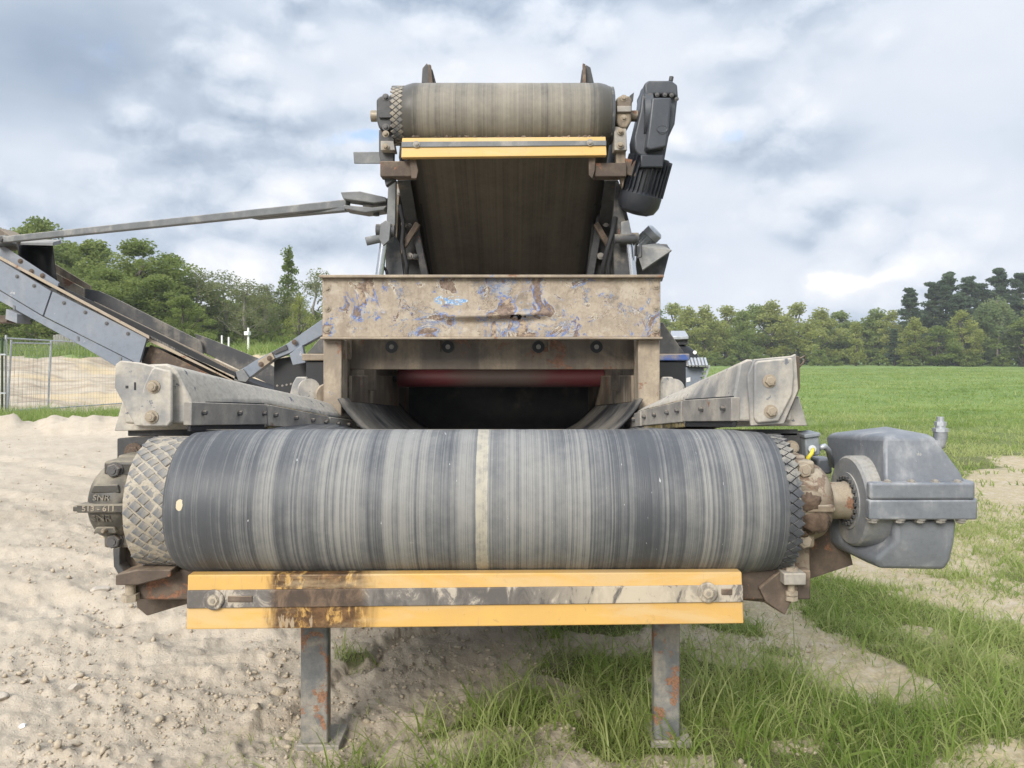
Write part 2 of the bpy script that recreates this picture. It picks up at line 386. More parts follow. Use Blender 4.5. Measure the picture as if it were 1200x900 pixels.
M['tan'] = dusty('tan_dusty_steel', (.24, .195, .145), (.17, .135, .10), dust=.50, rust=.16, dustc=(.42, .345, .255), scale=8, chips=.12, chipc=(.14, .19, .34), streak=.7, bump=.5)
M['tan_dark'] = dusty('brown_dusty_steel', (.14, .11, .082), (.085, .068, .052), dust=.48, rust=.18, dustc=(.31, .25, .18), scale=7, streak=.8, bump=.5)
M['bluerim'] = dusty('blue_rim_paint', (.06, .12, .36), (.05, .09, .26), dust=.42, rust=.15, scale=10)
M['leg'] = dusty('leg_steel', (.12, .125, .13), (.18, .18, .175), dust=.42, rust=.32, dustc=(.36, .32, .26), rustc=(.16, .075, .038), scale=14, rough=.6)
M['plate_up'] = plain('pale_dust', (.5, .47, .4), .9)

def mk_red(n, S, bs, out):
    o = n.obj(); x, y, z = n.xyz(o)
    a = n.noise(n.map(o, (5, 14, 14)), 1, 5, .6)
    q = n.math('DIVIDE', n.math('ADD', x, .07), .42)
    m = n.math('ADD', n.math('POWER', 2.718, n.math('MULTIPLY', n.math('MULTIPLY', q, q), -1)), n.math('MULTIPLY', n.math('SUBTRACT', a, .5), .9))
    S(color=n.mix(n.step(m, .2, 1.0), (.115, .020, .023), (.10, .066, .053)), rough=.6, normal=n.bump(a, .2, .003))
M['red'] = material('red_roller_coat', mk_red)

def mk_yellow(x0, x1, soil, c1=(.60, .365, .105), c2=(.53, .325, .11)):
    def f(n, S, bs, out):
        o = n.obj(); x, y, z = n.xyz(o)
        a = n.noise(o, 4, 5, .6); b = n.noise(o, 30, 7, .68, .5); st = n.noise(n.map(o, (26, 8, 7)), 1, 6, .68, .8)
        c = n.mix(n.step(a, .3, .7), c1, c2)
        c = n.mix(n.math('MULTIPLY', n.step(n.noise(n.map(o, (3, 8, 30)), 1, 5, .6), .55, .75), .5), c, (.60, .44, .22))
        if soil:
            e = n.math('MULTIPLY', n.math('SUBTRACT', st, .5), .12)
            xx = n.math('ADD', x, e)
            inm = n.math('MULTIPLY', n.step(xx, x0 - .03, x0 + .015), n.step(xx, x1 + .05, x1 - .06))
            holes = n.step(n.math('ADD', n.math('MULTIPLY', st, .6), n.math('MULTIPLY', b, .4)), .62, .52)
            m = n.math('MULTIPLY', inm, n.math('MULTIPLY_ADD', holes, .75, .25), clamp=True)
            c = n.mix(m, c, n.mix(n.step(b, .35, .65), (.055, .028, .012), (.16, .085, .035)))
            c = n.mix(n.math('MULTIPLY', n.math('MULTIPLY', inm, .9), n.step(n.noise(n.map(o, (18, 9, 6), (4, 0, 1)), 1, 5, .6), .68, .72)), c, (.34, .26, .17))
        c = n.mix(n.math('MULTIPLY', n.step(n.noise(n.map(o, (2.2, 5, 9), (3, 1, 7)), 1, 7, .68, .5), .46, .66), .42), c, (.56, .44, .27))
        c = n.mix(n.math('MULTIPLY', n.step(n.noise(n.map(o, (60, 20, 6)), 1, 5, .7), .62, .7), .5), c, (.34, .25, .14))
        c = n.mix(n.math('MULTIPLY', n.step(b, .60, .72), .6), c, (.30, .21, .11))
        S(color=c, rough=.5, normal=n.bump(b, .15, .003), spec=.35)
        bs.inputs['Subsurface Weight'].default_value = 0.0
    return f
M['yellow'] = material('yellow_polyurethane', mk_yellow(X(318, 2.5), X(432, 2.5), True))
M['yellow_up'] = material('yellow_polyurethane_clean', mk_yellow(0, 0, False, (.62, .40, .135), (.56, .37, .14)))

def mk_strip(n, S, bs, out):
    o = n.obj(); x, y, z = n.xyz(o)
    b = n.noise(n.map(o, (1, 1, .6)), 16, 8, .7, .8); a = n.noise(n.map(o, (3, 1, 1)), 1.4, 3, .6)
    c = n.mix(n.step(b, .4, .6), (.095, .085, .078), (.16, .145, .13))
    m = n.step(n.math('ADD', n.math('MULTIPLY', b, .7), n.math('MULTIPLY', a, .6)), .68, .75)
    c = n.mix(m, c, (.40, .35, .28))
    q = n.math('DIVIDE', n.math('SUBTRACT', x, .40), .22)
    c = n.mix(n.math('MULTIPLY', n.step(b, .38, .46), n.math('POWER', 2.718, n.math('MULTIPLY', n.math('MULTIPLY', q, q), -1))), c, (.45, .385, .29))
    mm = n.math('MULTIPLY', n.step(x, X(318, 2.5) - .02, X(318, 2.5) + .02), n.step(x, X(436, 2.5), X(420, 2.5)))
    c = n.mix(n.math('MULTIPLY', mm, .9), c, n.mix(n.step(b, .4, .6), (.05, .03, .018), (.13, .08, .045)))
    S(color=c, rough=.65, normal=n.bump(b, .4, .003))
M['clamp'] = material('scraper_clamp_steel', mk_strip)

def mk_hopper(n, S, bs, out):
    o = n.obj(); x, y, z = n.xyz(o)
    a = n.noise(o, 4.2, 10, .66, .5); b = n.noise(n.map(o, (1, 1, 1), (4, 0, 9)), 4.0, 11, .66, .9); fine = n.noise(o, 60, 7, .7)
    sc = n.noise(n.map(o, (1, 1, 1.6), (9, 2, 3)), 7.5, 9, .66, .3); med = n.noise(o, 15, 6, .65)
    c = n.mix(n.step(med, .35, .65), (.375, .315, .245), (.30, .25, .192))
    c = n.mix(n.math('MULTIPLY', n.step(fine, .45, .7), .4), c, (.22, .17, .12))
    # dark oily bands between the patches and towards the top edge
    c = n.mix(n.math('MULTIPLY', n.step(n.math('ADD', sc, n.math('MULTIPLY', n.math('SUBTRACT', z, 1.75), .35)), .56, .66), .55), c, (.15, .125, .10))
    run = n.noise(n.map(o, (22, 22, 2.2)), 1, 5, .65); c = n.mix(n.math('MULTIPLY', n.step(run, .52, .68), .45), c, (.20, .155, .115))
    c = n.mix(n.math('MULTIPLY', n.step(n.noise(n.map(o, (1, 1, 1), (3, 8, 6)), 9, 8, .68), .54, .62), .55), c, (.44, .39, .315))
    # blue paint left round the flaked patches
    bl = n.math('MULTIPLY', n.step(n.math('MAXIMUM', b, n.math('SUBTRACT', n.noise(n.map(o, (1.3, 1, 1), (11, 3, 2)), 7.0, 9, .66, 1.0), .065)), .515, .535), n.step(n.math('ADD', a, n.math('MULTIPLY', n.math('SUBTRACT', fine, .5), .25)), .50, .53))
    lt = n.noise(n.map(o, (1, 1, 1), (1, 6, 2)), 11, 4, .6)
    blc = n.mix(n.step(lt, .45, .62), (.09, .15, .28), (.31, .335, .37))
    c = n.mix(n.math('MULTIPLY', bl, n.math('MULTIPLY_ADD', n.step(fine, .38, .6), .55, .25)), c, blc)
    e = n.math('LESS_THAN', n.vmath('LENGTH', n.vmath('MULTIPLY', n.vmath('SUBTRACT', n.vmath('ADD', o, n.vmath('MULTIPLY', n.noise(o, 18, 4, .6, color=True), (.03, 0, .03))), (X(528, 3.9) + .015, 3.9, Z(352, 3.9) + .015)), (1, 0, 3.2))), .085)
    c = n.mix(n.math('MULTIPLY', n.math('MULTIPLY', e, .85), n.step(n.math('ADD', n.math('MULTIPLY', n.noise(n.map(o, (1, 1, 2)), 34, 4, .6), .6), n.math('MULTIPLY', fine, .4)), .46, .52)), c, n.mix(n.step(fine, .5, .56), (.10, .28, .56), (.48, .56, .62)))
    ck = n.math('MULTIPLY', n.step(n.math('ABSOLUTE', n.math('SUBTRACT', n.noise(n.map(o, (1, 1, 1), (2, 2, 13)), 6.5, 10, .68, .6), .5)), .009, .002), n.step(a, .46, .54))
    c = n.mix(n.math('MULTIPLY', ck, .85), c, (.10, .07, .05))
    # rust where the coat has come away, pale broken rim round it
    bb_ = n.noise(n.map(o, (1.2, 1, 1), (11, 3, 2)), 7.5, 9, .66, 1.2); b = n.math('MAXIMUM', b, n.math('SUBTRACT', bb_, .055)); b2 = n.math('ADD', b, n.math('MULTIPLY', n.math('SUBTRACT', fine, .5), .05)); rim = n.step(b2, .548, .556); r = n.step(b2, .565, .571)
    c = n.mix(n.math('MULTIPLY', rim, n.math('SUBTRACT', 1, r)), c, n.mix(n.step(lt, .4, .55), (.50, .45, .36), (.10, .17, .40)))
    rc = n.mix(n.step(fine, .35, .65), (.11, .078, .06), (.24, .175, .135))
    rc = n.mix(n.step(med, .5, .62), rc, (.36, .28, .20))
    c = n.mix(r, c, rc)
    h = n.math('SUBTRACT', n.math('ADD', n.math('MULTIPLY', med, .5), n.math('MULTIPLY', fine, .4)), n.math('MULTIPLY', r, .8))
    S(color=c, rough=.8, normal=n.bump(h, .55, .008))
M['hopper'] = material('flaking_blue_paint_over_rust', mk_hopper)

def mk_ground(n, S, bs, out):
    o = n.obj(); g = n.attr('grass'); sd = n.attr('sand')
    a = n.noise(o, 1.3, 6, .6); m = n.noise(o, 8, 8, .66); fine = n.noise(o, 55, 8, .68); peb = n.voro(o, 38, 'F1'); tr = n.noise(n.map(o, (1.0, .28, 1), (0, 0, 0), (0, 0, R(28))), 4, 5, .6)
    c = n.mix(n.step(a, .32, .68), (.50, .428, .335), (.435, .37, .285))
    c = n.mix(n.math('MULTIPLY', n.step(m, .42, .68), .55), c, (.39, .32, .24))
    c = n.mix(n.math('MULTIPLY', n.step(tr, .5, .72), .35), c, (.55, .48, .385))
    c = n.mix(n.math('MULTIPLY', n.step(fine, .52, .72), .5), c, (.60, .54, .45))
    c = n.mix(n.math('MULTIPLY', n.step(peb, .16, .05), .5), c, (.55, .51, .44))
    c = n.mix(n.math('MULTIPLY', sd, .85), c, n.mix(n.step(n.noise(n.map(o, (.10, .30, 1)), 1, 5, .6), .48, .62), n.mix(n.step(n.noise(n.map(o, (.5, 1.2, 1)), 1, 6, .65), .4, .62), (.47, .40, .30), (.30, .235, .165)), (.54, .42, .25)))
    sw = n.attr('straw'); c = n.mix(n.math('MULTIPLY', sw, n.step(m, .25, .6)), c, n.mix(n.step(fine, .4, .6), (.44, .365, .225), (.31, .255, .15)))
    gm = n.step(n.math('ADD', g, n.math('MULTIPLY', n.math('SUBTRACT', m, .5), .5)), .35, .75)
    far = n.step(n.vmath('LENGTH', o), 9, 26)
    gb = n.noise(n.map(o, (.35, .12, 1)), 1, 6, .62)
    gc = n.mix(n.step(gb, .34, .66), (.125, .20, .045), (.175, .25, .065))
    gc = n.mix(n.math('MULTIPLY', n.step(n.noise(n.map(o, (1.6, .5, 1)), 1, 7, .65), .45, .7), .5), gc, (.085, .15, .035))
    gcn = n.mix(n.step(m, .4, .6), (.125, .12, .055), (.085, .10, .035))
    c = n.mix(n.math('MULTIPLY', gm, .93), c, n.mix(far, gcn, gc))
    h = n.math('ADD', n.math('ADD', n.math('MULTIPLY', fine, .45), n.math('MULTIPLY', m, 1.0)), n.math('MULTIPLY', n.step(peb, .22, .03), .22))
    S(color=c, rough=.95, normal=n.bump(h, .75, .018), spec=.15)
M['ground'] = material('dry_soil_and_turf', mk_ground)

def mk_leaf(name, c1, c2, c3, trans=.35):
    def f(n, S, bs, out):
        t = n.attr('tint')
        c = n.ramp(t, [(0, c1), (.5, c2), (1, c3)])
        S(color=c, rough=.6, spec=.2)
        tr = n.new('ShaderNodeBsdfTranslucent'); n.put(tr.inputs[0], n.mix(.35, c, tuple(min(1, v * 1.9) for v in c3)))
        ms = n.new('ShaderNodeMixShader'); ms.inputs[0].default_value = trans
        n.l.new(bs.outputs[0], ms.inputs[1]); n.l.new(tr.outputs[0], ms.inputs[2]); n.l.new(ms.outputs[0], out.inputs[0])
    return material(name, f)
M['grass'] = mk_leaf('grass_blades', (.065, .125, .020), (.165, .250, .040), (.40, .43, .18), .5)
M['leaf'] = mk_leaf('spring_leaves', (.105, .145, .036), (.170, .218, .056), (.245, .285, .085), .5)
M['leaf_y'] = mk_leaf('yellow_green_leaves', (.17, .20, .05), (.25, .275, .072), (.34, .355, .11), .5)
M['leaf_s'] = mk_leaf('thin_greyish_leaves', (.13, .155, .065), (.19, .21, .09), (.24, .255, .115), .5)
M['pine'] = mk_leaf('pine_needles', (.058, .090, .050), (.092, .130, .072), (.138, .178, .098), .5)
M['birch'] = mk_leaf('birch_leaves', (.12, .165, .06), (.165, .215, .085), (.22, .26, .11), .5)
M['bark'] = plain('bark', (.10, .085, .065), .9, var=.4, scale=6, bump=.5)
M['bark_pale'] = plain('pale_bark', (.26, .24, .20), .9, var=.4, scale=6)
M['stone'] = dusty('dusty_stone', (.40, .36, .30), (.33, .29, .24), dust=.5, rust=0, scale=16, rough=.95, dustc=(.50, .44, .36))
M['clod'] = dusty('soil_clod', (.47, .40, .31), (.40, .335, .255), dust=.5, rust=0, scale=22, rough=.95, dustc=(.50, .42, .31), bump=.9)
M['white'] = plain('white_paint', (.78, .78, .76), .5, var=.1)
M['wood'] = plain('grey_boards', (.30, .29, .27), .9, var=.4)
M['cable'] = plain('yellow_cable', (.72, .60, .06), .5, var=.1)
M['plastic'] = plain('grey_plastic', (.22, .24, .26), .5)
M['concrete'] = plain('pale_concrete', (.48, .47, .44), .9)

# ------------------------------------------------------------------ numpy noise
_rng = np.random.default_rng(3)
_perm = _rng.permutation(512); _g = _rng.normal(size=(512, 2)); _g /= np.linalg.norm(_g, axis=1)[:, None]
def pn(x, y):
    x, y = np.asarray(x, float), np.asarray(y, float)
    xi, yi = np.floor(x).astype(int), np.floor(y).astype(int); xf, yf = x - xi, y - yi
    def gr(i, j, dx, dy):
        k = _perm[(_perm[i % 512] + j) % 512]; return _g[k, 0] * dx + _g[k, 1] * dy
    u, v = xf * xf * xf * (xf * (xf * 6 - 15) + 10), yf * yf * yf * (yf * (yf * 6 - 15) + 10)
    a = gr(xi, yi, xf, yf) * (1 - u) + gr(xi + 1, yi, xf - 1, yf) * u
    b = gr(xi, yi + 1, xf, yf - 1) * (1 - u) + gr(xi + 1, yi + 1, xf - 1, yf - 1) * u
    return (a * (1 - v) + b * v) * 1.5
def fbm(x, y, o=4, g=.5):
    s, a, f = 0, 1, 1
    for i in range(o):
        s = s + a * pn(np.asarray(x) * f + 13.7 * i, np.asarray(y) * f + 7.1 * i); a *= g; f *= 2.03
    return s
def ss(a, b, x):
    t = np.clip((x - a) / (b - a), 0, 1); return t * t * (3 - 2 * t)
def seg(x, y, p, q):
    """distance to a segment"""
    dx, dy = q[0] - p[0], q[1] - p[1]; t = np.clip(((x - p[0]) * dx + (y - p[1]) * dy) / (dx * dx + dy * dy), 0, 1)
    return np.hypot(x - p[0] - t * dx, y - p[1] - t * dy)

def grassy(x, y):
    xb = np.interp(y, [0, 2.7, 3.0, 3.25, 3.5, 3.8, 4.0, 4.2, 4.6, 6, 9, 14, 40, 150], [-.75, -.66, -.56, -.32, .02, .20, .32, .16, .42, 1.0, 1.3, 1.6, 3.0, 6.0])
    n1 = fbm(x * 1.1, y * 1.1, 4); n2 = fbm(x * 3.1 + 5, y * 3.1, 3)
    g = ss(-.14, .20, x - xb + .20 * n1 + .10 * n2)
    # bare wheel tracks and worn spots
    for p, q, w, k in (((1.42, 4.9), (1.78, 3.35), .17, 1.0), ((2.35, 5.6), (3.4, 4.2), .30, .95), ((2.9, 5.3), (6.0, 8.6), .55, .6), ((5.2, 8.2), (9.5, 12.5), .8, .75),
                       ((-.42, 2.92), (-.05, 2.95), .10, 1.0), ((-.5, 2.55), (-.3, 2.7), .12, .8), ((.38, 4.0), (.80, 3.96), .10, 1.0), ((.80, 4.1), (1.2, 4.05), .10, .8), ((1.62, 2.75), (2.2, 2.95), .16, .9),
                       ((.56, 2.84), (.72, 2.90), .07, 1.0), ((-.1, 3.6), (.25, 4.6), .14, .6)):
        d = seg(x, y, p, q) + .12 * n1 * w / .3 + .07 * n2
        g = g * (1 - k * ss(w * 1.35, w * .65, d))
    g = g * (1 - .85 * ss(.30, .62, fbm(x * 1.7 + 40, y * 1.7 + 3, 3) * 1.4 + .15) * ss(12, 5, y))
    thin = ss(.55, -.1, n1) * ss(2, 5, x) * ss(14, 6, y); g = g * (1 - .35 * thin)
    # strip of weeds below the fence, growth on the bank far behind
    l = ss(15.9, 16.6, y + .5 * n1) * ss(20.6, 19.0, y + .8 * n1) * ss(-4.5, -5.5, x + .0 * y)
    l = np.maximum(l, ss(37.5, 39.5, y + n1) * ss(-5, -7, x))
    # single tufts on the dirt side
    tuft = ss(.10, .03, np.hypot(x + .78, y - 3.75)) * .9
    l = np.maximum(l, tuft)
    return np.clip(np.where(x < -1.2, np.maximum(l, g * 0), np.maximum(g, l)), 0, 1)

def height(x, y):
    r = np.hypot(x, y); g = grassy(x, y); d = 1 - g
    z = .030 * fbm(x * .5, y * .5, 3) * np.minimum(1, r / 3)
    near = ss(16, 5, r)
    c = fbm(x * 3.0 + 3, y * 3.0, 4)
    z = z + (.012 * c + .009 * fbm(x * 9, y * 9, 4, .6)) * d
    cl = np.maximum(0, fbm(x * 7 + 31, y * 7 + 11, 3, .55) - .12)
    z = z + .030 * cl * d * ss(1.6, -1.5, x) * near
    ft = np.maximum(0, fbm(x * 20 + 1, y * 20 + 9, 3, .6) - .1); z = z + .016 * ft * d * near + .007 * np.maximum(0, fbm(x * 38 + 7, y * 38, 2)) * d * ss(7, 3.5, r)
    # wheel ruts of the dirt, running away to the right
    t = (x * .80 - y * .60); z = z + .018 * np.sin(t * 7 + 1.2 * fbm(x * .7, y * .7, 2)) * d * ss(-4.0, -1.0, x) * ss(8, 4, y) * (.5 + .6 * pn(x * .9, y * .9))
    for p_, q_ in (((-1.2, 5.2), (-7.5, 9.6)), ((-1.2, 6.7), (-9.0, 12.3)), ((-1.5, 4.05), (-4.6, 5.3)), ((-1.5, 4.75), (-5.2, 6.3))):
        dd = seg(x, y, p_, q_) + .05 * c; al = x * .82 - y * .57
        z = z + (-.022 * np.exp(-(dd / .15) ** 2) * (1 - .45 * ss(.2, .8, np.sin(al * 22))) + .015 * np.exp(-((dd - .24) / .09) ** 2)) * d
    e = seg(x, y, (-1.0, 3.15), (-.48, 4.35)); side = (x + .74) * .92 - (y - 3.75) * .40
    sd_ = side + .07 * c + .03 * fbm(x * 11, y * 11, 3)
    z = z + (.05 * ss(.03, -.03, sd_) - .012) * ss(.34, .0, e + .05 * c)
    z = z + .02 * g * fbm(x * 1.5, y * 1.5, 3)
    z = z + .055 * fbm(x * .28, y * .8, 3) * ss(7, 15, r) * ss(2, 5, x)
    # spoil ridge in front of the fence, sand bank behind it, and the rolling field
    z = z + (.36 * np.exp(-((y - 15.3) / .8) ** 2) * (.75 + .6 * pn(x * .45 + 2, y * .2) + .35 * fbm(x * 2.2, y * 2.2, 3))) * ss(-3.0, -5.0, x)
    bank = ss(27, 41, y) * 1.62 + .55 * np.exp(-(((x + 22) / 5) ** 2 + ((y - 31) / 4.5) ** 2)) + (.30 * fbm(x * .30, y * .22, 4) + .06 * fbm(x * 1.3, y * 1.3, 3)) * ss(21, 27, y)
    z = z + bank * ss(-2, -9, x) * (1 - .15 * ss(60, 90, y))
    z = z + .10 * fbm(x * .06, y * .06, 3) * ss(15, 50, r) * ss(-4, 4, x)
    return z

def make_ground():
    th = np.concatenate([np.linspace(-42, 42, 421), np.linspace(48, 312, 45)]); th = np.radians(th); nt = len(th)
    rr = [0.0]; r = .6
    while r < 420:
        rr.append(r); r *= 1.008 if 1.9 < r < 14 else (1.02 if r < 60 else 1.06)
    rr = np.array(rr); rr[0] = .05
    T, RR = np.meshgrid(th, rr); x, y = RR * np.sin(T), RR * np.cos(T)
    z = height(x, y); g = grassy(x, y)
    sand = ss(20, 24, y) * ss(-4, -7, x) * (1 - g)
    me = bpy.data.meshes.new('ground'); nr = len(rr)
    v = np.stack([x, y, z], -1).reshape(-1, 3)
    i, j = np.meshgrid(np.arange(nr - 1), np.arange(nt), indexing='ij'); j2 = (j + 1) % nt
    f = np.stack([i * nt + j, (i + 1) * nt + j, (i + 1) * nt + j2, i * nt + j2], -1).reshape(-1, 4)[:, ::-1]
    fast_mesh(me, v, f); me.materials.append(M['ground'])
    for nm, d in (('grass', g), ('sand', sand), ('straw', ss(.2, 1.6, x) * .85)):
        a = me.attributes.new(nm, 'FLOAT', 'POINT'); a.data.foreach_set('value', d.reshape(-1).astype(np.float32))
    me.polygons.foreach_set('use_smooth', np.ones(len(f), bool))
    o = bpy.data.objects.new('ground', me); COL.objects.link(o); tag(o, kind='structure', label='pale dry soil with wheel ruts giving way to green turf')
    return o
def fast_mesh(me, v, f, loop_tot=None):
    k = f.shape[1]
    me.vertices.add(len(v)); me.vertices.foreach_set('co', np.ascontiguousarray(v, np.float32).reshape(-1))
    me.loops.add(f.size); me.loops.foreach_set('vertex_index', np.ascontiguousarray(f, np.int32).reshape(-1))
    me.polygons.add(len(f)); me.polygons.foreach_set('loop_start', np.arange(0, f.size, k, dtype=np.int32))
    me.polygons.foreach_set('loop_total', np.full(len(f), k, np.int32))
    me.update(calc_edges=True)
make_ground()

# ------------------------------------------------------------------ front conveyor
FC = thing('belt_conveyor', (-.11, 3.0, 0), 'wide belt conveyor with streaky grey rubber belt, yellow scraper and grey gearbox in front', 'conveyor')
AY, AZ, RB, RD = 2.70, .995, .248, .224
BX0, BX1 = -1.127, .900
A = R(6.8)

def lower_belt():
    xs = np.concatenate([np.linspace(0, .012, 4)[:-1], np.linspace(.012, 1 - .012, 150), np.linspace(1 - .012, 1, 4)[1:]])
    xw = BX0 + xs * (BX1 - BX0)
    path = []
    Y1 = 6.4
    for t in np.linspace(1, 0, 14): # return run
        L = (Y1 - AY) / math.cos(A) * t; path.append((AY + L * math.cos(A), AZ - RB, 0.0, -1.0, -L))
    for t in np.linspace(0, 1, 74)[1:]:
        ph = -math.pi / 2 - t * (math.pi + A)
        path.append((AY + RB * math.cos(ph), AZ + RB * math.sin(ph), math.cos(ph), math.sin(ph), 0))
    for t in np.linspace(0, 1, 40)[1:]:
        L = (Y1 - AY) / math.cos(A) * t; path.append((AY + RB * math.sin(A) + L * math.cos(A), AZ + RB * math.cos(A) - L * math.sin(A), math.sin(A), math.cos(A), L))
    P = np.array(path)
    def surf(off):
        rows = []
        for (y, z, ny, nz, L) in P:
            e = np.minimum(xw - BX0, BX1 - xw)
            dr = -.010 * ss(.16, 0, e) - .010 * ss(.022, 0, e) ** 2
            dr = dr + .0016 * pn(xw * 26 + 3, xw * 0 + .3) + .0010 * pn(xw * 70, xw * 0 + .7)
            yy, zz, xx = y + ny * (dr - off), z + nz * (dr - off), xw.copy()
            if L > 0:
                k = float(ss(.25, 1.5, np.array(L))); c = (BX0 + BX1) / 2; hw = (BX1 - BX0) / 2
                q = np.abs(xw - c) / hw; w = np.maximum(0, q - .36) * hw; ang = R(30) * k
                xx = c + np.sign(xw - c) * (np.minimum(q, .36) * hw + w * math.cos(ang)); xx = c + (xx - c) * (1 - .04 * k)
                zz = zz + w * math.sin(ang) - .17 * k
            rows.append(np.stack([xx, np.broadcast_to(yy, xx.shape), np.broadcast_to(zz, xx.shape)], -1))
        return np.array(rows)
    so, si = surf(0), surf(.02); nr, nx = so.shape[:2]
    v = np.concatenate([so.reshape(-1, 3), si.reshape(-1, 3)]); f = []
    N = nr * nx
    i, j = np.meshgrid(np.arange(nr - 1), np.arange(nx - 1), indexing='ij')
    a = i * nx + j
    f.append(np.stack([a, a + 1, a + nx + 1, a + nx], -1).reshape(-1, 4))
    f.append((np.stack([a + nx, a + nx + 1, a + 1, a], -1) + N).reshape(-1, 4))
    for jj, fl in ((0, 0), (nx - 1, 1)):
        k = np.arange(nr - 1) * nx + jj; q = np.stack([k, k + nx, k + nx + N, k + N], -1); f.append(q if not fl else q[:, ::-1])
    me = bpy.data.meshes.new('belt'); fast_mesh(me, v, np.concatenate(f)[:, ::-1]); me.materials.append(M['belt'])
    bm = bmesh.new(); bm.from_mesh(me); bmesh.ops.recalc_face_normals(bm, faces=bm.faces); bm.to_mesh(me); bm.free()
    me.polygons.foreach_set('use_smooth', np.ones(len(me.polygons), bool))
    o = bpy.data.objects.new('belt', me); COL.objects.link(o); under(o, FC); o['label'] = 'grey rubber belt with pale and dark streaks and a cream centre line'
    return o
lower_belt()

DX0, DX1 = -1.262, .937
b = B(); rings = []
for t in np.concatenate([[0], np.linspace(.004, .17, 34), [DX1 - DX0 - .012, DX1 - DX0]]):
    a_ = np.linspace(0, 2 * math.pi, 220, endpoint=False); r_ = RD - .004 + (.0036 * fbm(np.cos(a_) * 3.2 + t * 14, np.sin(a_) * 3.2 + t * 3, 4, .6) + .0016 * fbm(np.cos(a_) * 17 + t * 60, np.sin(a_) * 17 + 5, 2) if t > .002 else -.008)
    r_ = r_ * np.ones(220); rings.append([(DX0 + t, AY - r * math.cos(q), AZ + r * math.sin(q)) for q, r in zip(a_, r_)])
drum = b.loft(rings).build('drum', M['lag_dirt'], FC, smooth='auto')

def lag_tile_mesh(hw, hh, r, th, mat, name='lagging_tile'):
    """one raised diamond, curved to the drum; local frame on the drum axis, at angle 0"""
    b = B(); pts = [(-hw, 0), (-hw * .12, hh * .96), (hw, 0), (hw * .12, -hh * .96)]
    def at(px, pt, rr): a = pt / r; return (px, -rr * math.cos(a), rr * math.sin(a))
    ring0 = [at(a * 1.06, c * 1.06, r - .006) for a, c in pts]; ring1 = [at(a, c, r + th * .7) for a, c in pts]; ring2 = [at(a * .84, c * .84, r + th) for a, c in pts]
    b.loft([ring0, ring1, ring2]); o = b.build(name, mat); me = o.data; bpy.data.objects.remove(o); return me
tm = lag_tile_mesh(.0215, .0195, RD - .004, .0046, M['lag_tile'])
nrow = 32
for c in range(6):
    for k in range(nrow):
        if c in (0,) and k % 2: pass
        px = DX0 + .012 + c * .0245
        an = 2 * math.pi * (k + .5 * (c % 2)) / nrow
        y_, z_ = -math.cos(an), math.sin(an)
        if y_ > .35: continue            # the back of the roller is never seen
        o = bpy.data.objects.new('lagging_tile', tm); COL.objects.link(o); o.parent = drum
        o.location = (px + .010, AY, AZ); o.rotation_euler = (-an, 0, 0)
        s = random.uniform(.80, 1.02); k_ = random.choice((1, 1, .997, .993, .988, .98)); o.scale = (s, k_, k_); o.location = (px + .010 + random.uniform(-.002, .002), AY, AZ)
b = B()                                   # the sliver of pattern at the drive end
for c in range(2):
    for k in range(44):
        an = 2 * math.pi * (k + .5 * c) / 44; pts = []
        cx = DX1 - .012 - c * .022
        for dr, sc in ((-.006, 1.05), (.009, .95)):
            pts.append([(cx + a * sc, AY - (RD + dr) * math.cos(an + e * sc), AZ + (RD + dr) * math.sin(an + e * sc)) for a, e in ((-.02, 0), (0, .068), (.02, 0), (0, -.068))])
        b.loft(pts)
b.build('lagging_pattern', M['lag_dark'], drum, kind='stuff')
B().lathe([(0, RD - .003), (.07, RD - .003)], (DX1 - .068, AY, AZ), 96).build('lagging_band', M['lag_dark'], drum, smooth='auto')
B().cyl((-1.40, AY, AZ), (1.30, AY, AZ), .052, 28).build('shaft', M['shaft'], FC, smooth='auto')

# scraper
SY = 2.50
sc = B().hexa([(X(218, SY), SY, Z(738, SY)), (X(872, SY), SY, Z(731, SY)), (X(872, SY), SY + .045, Z(731, SY)), (X(218, SY), SY + .045, Z(738, SY)),
               (X(219, SY), SY + .006, Z(674.5, SY)), (X(870, SY), SY + .006, Z(671, SY)), (X(870, SY), SY + .05, Z(671, SY)), (X(219, SY), SY + .05, Z(674.5, SY))]).build('scraper', M['yellow'], FC, bevel=.004, label='yellow scraper blade caked with dark mud on its left half')
st = B().hexa([(X(219.5, SY), SY - .006, Z(712.5, SY)), (X(870.5, SY), SY - .006, Z(705, SY)), (X(870.5, SY), SY + .02, Z(705, SY)), (X(219.5, SY), SY + .02, Z(712.5, SY)),
               (X(219.5, SY), SY - .003, Z(692, SY)), (X(870.5, SY), SY - .003, Z(685.5, SY)), (X(870.5, SY), SY + .02, Z(685.5, SY)), (X(219.5, SY), SY + .02, Z(692, SY))]).build('clamp_strip', M['clamp'], sc, bevel=.0025)
for u, v in ((251, 702.5), (829, 694)):
    p = W(u, v, SY - .004)
    B().lathe([(0, .033), (.006, .033), (.009, .029)], p, 32, (0, -1, 0)).build('washer', M['clamp'], sc, smooth='auto')
    bolt(sc, p + Vector((0, -.008, 0)), r=.0165, mat=M['clamp'], washer=1.15, h=.25)
    B().prism([(p.x + .045, p.z - .008), (p.x + (.125 if u < 600 else .08), p.z - .008), (p.x + (.125 if u < 600 else .08), p.z + .012), (p.x + .045, p.z + .012)], SY - .0085, SY - .002).build('adjusting_slot', M['brown'], sc, bevel=.002)
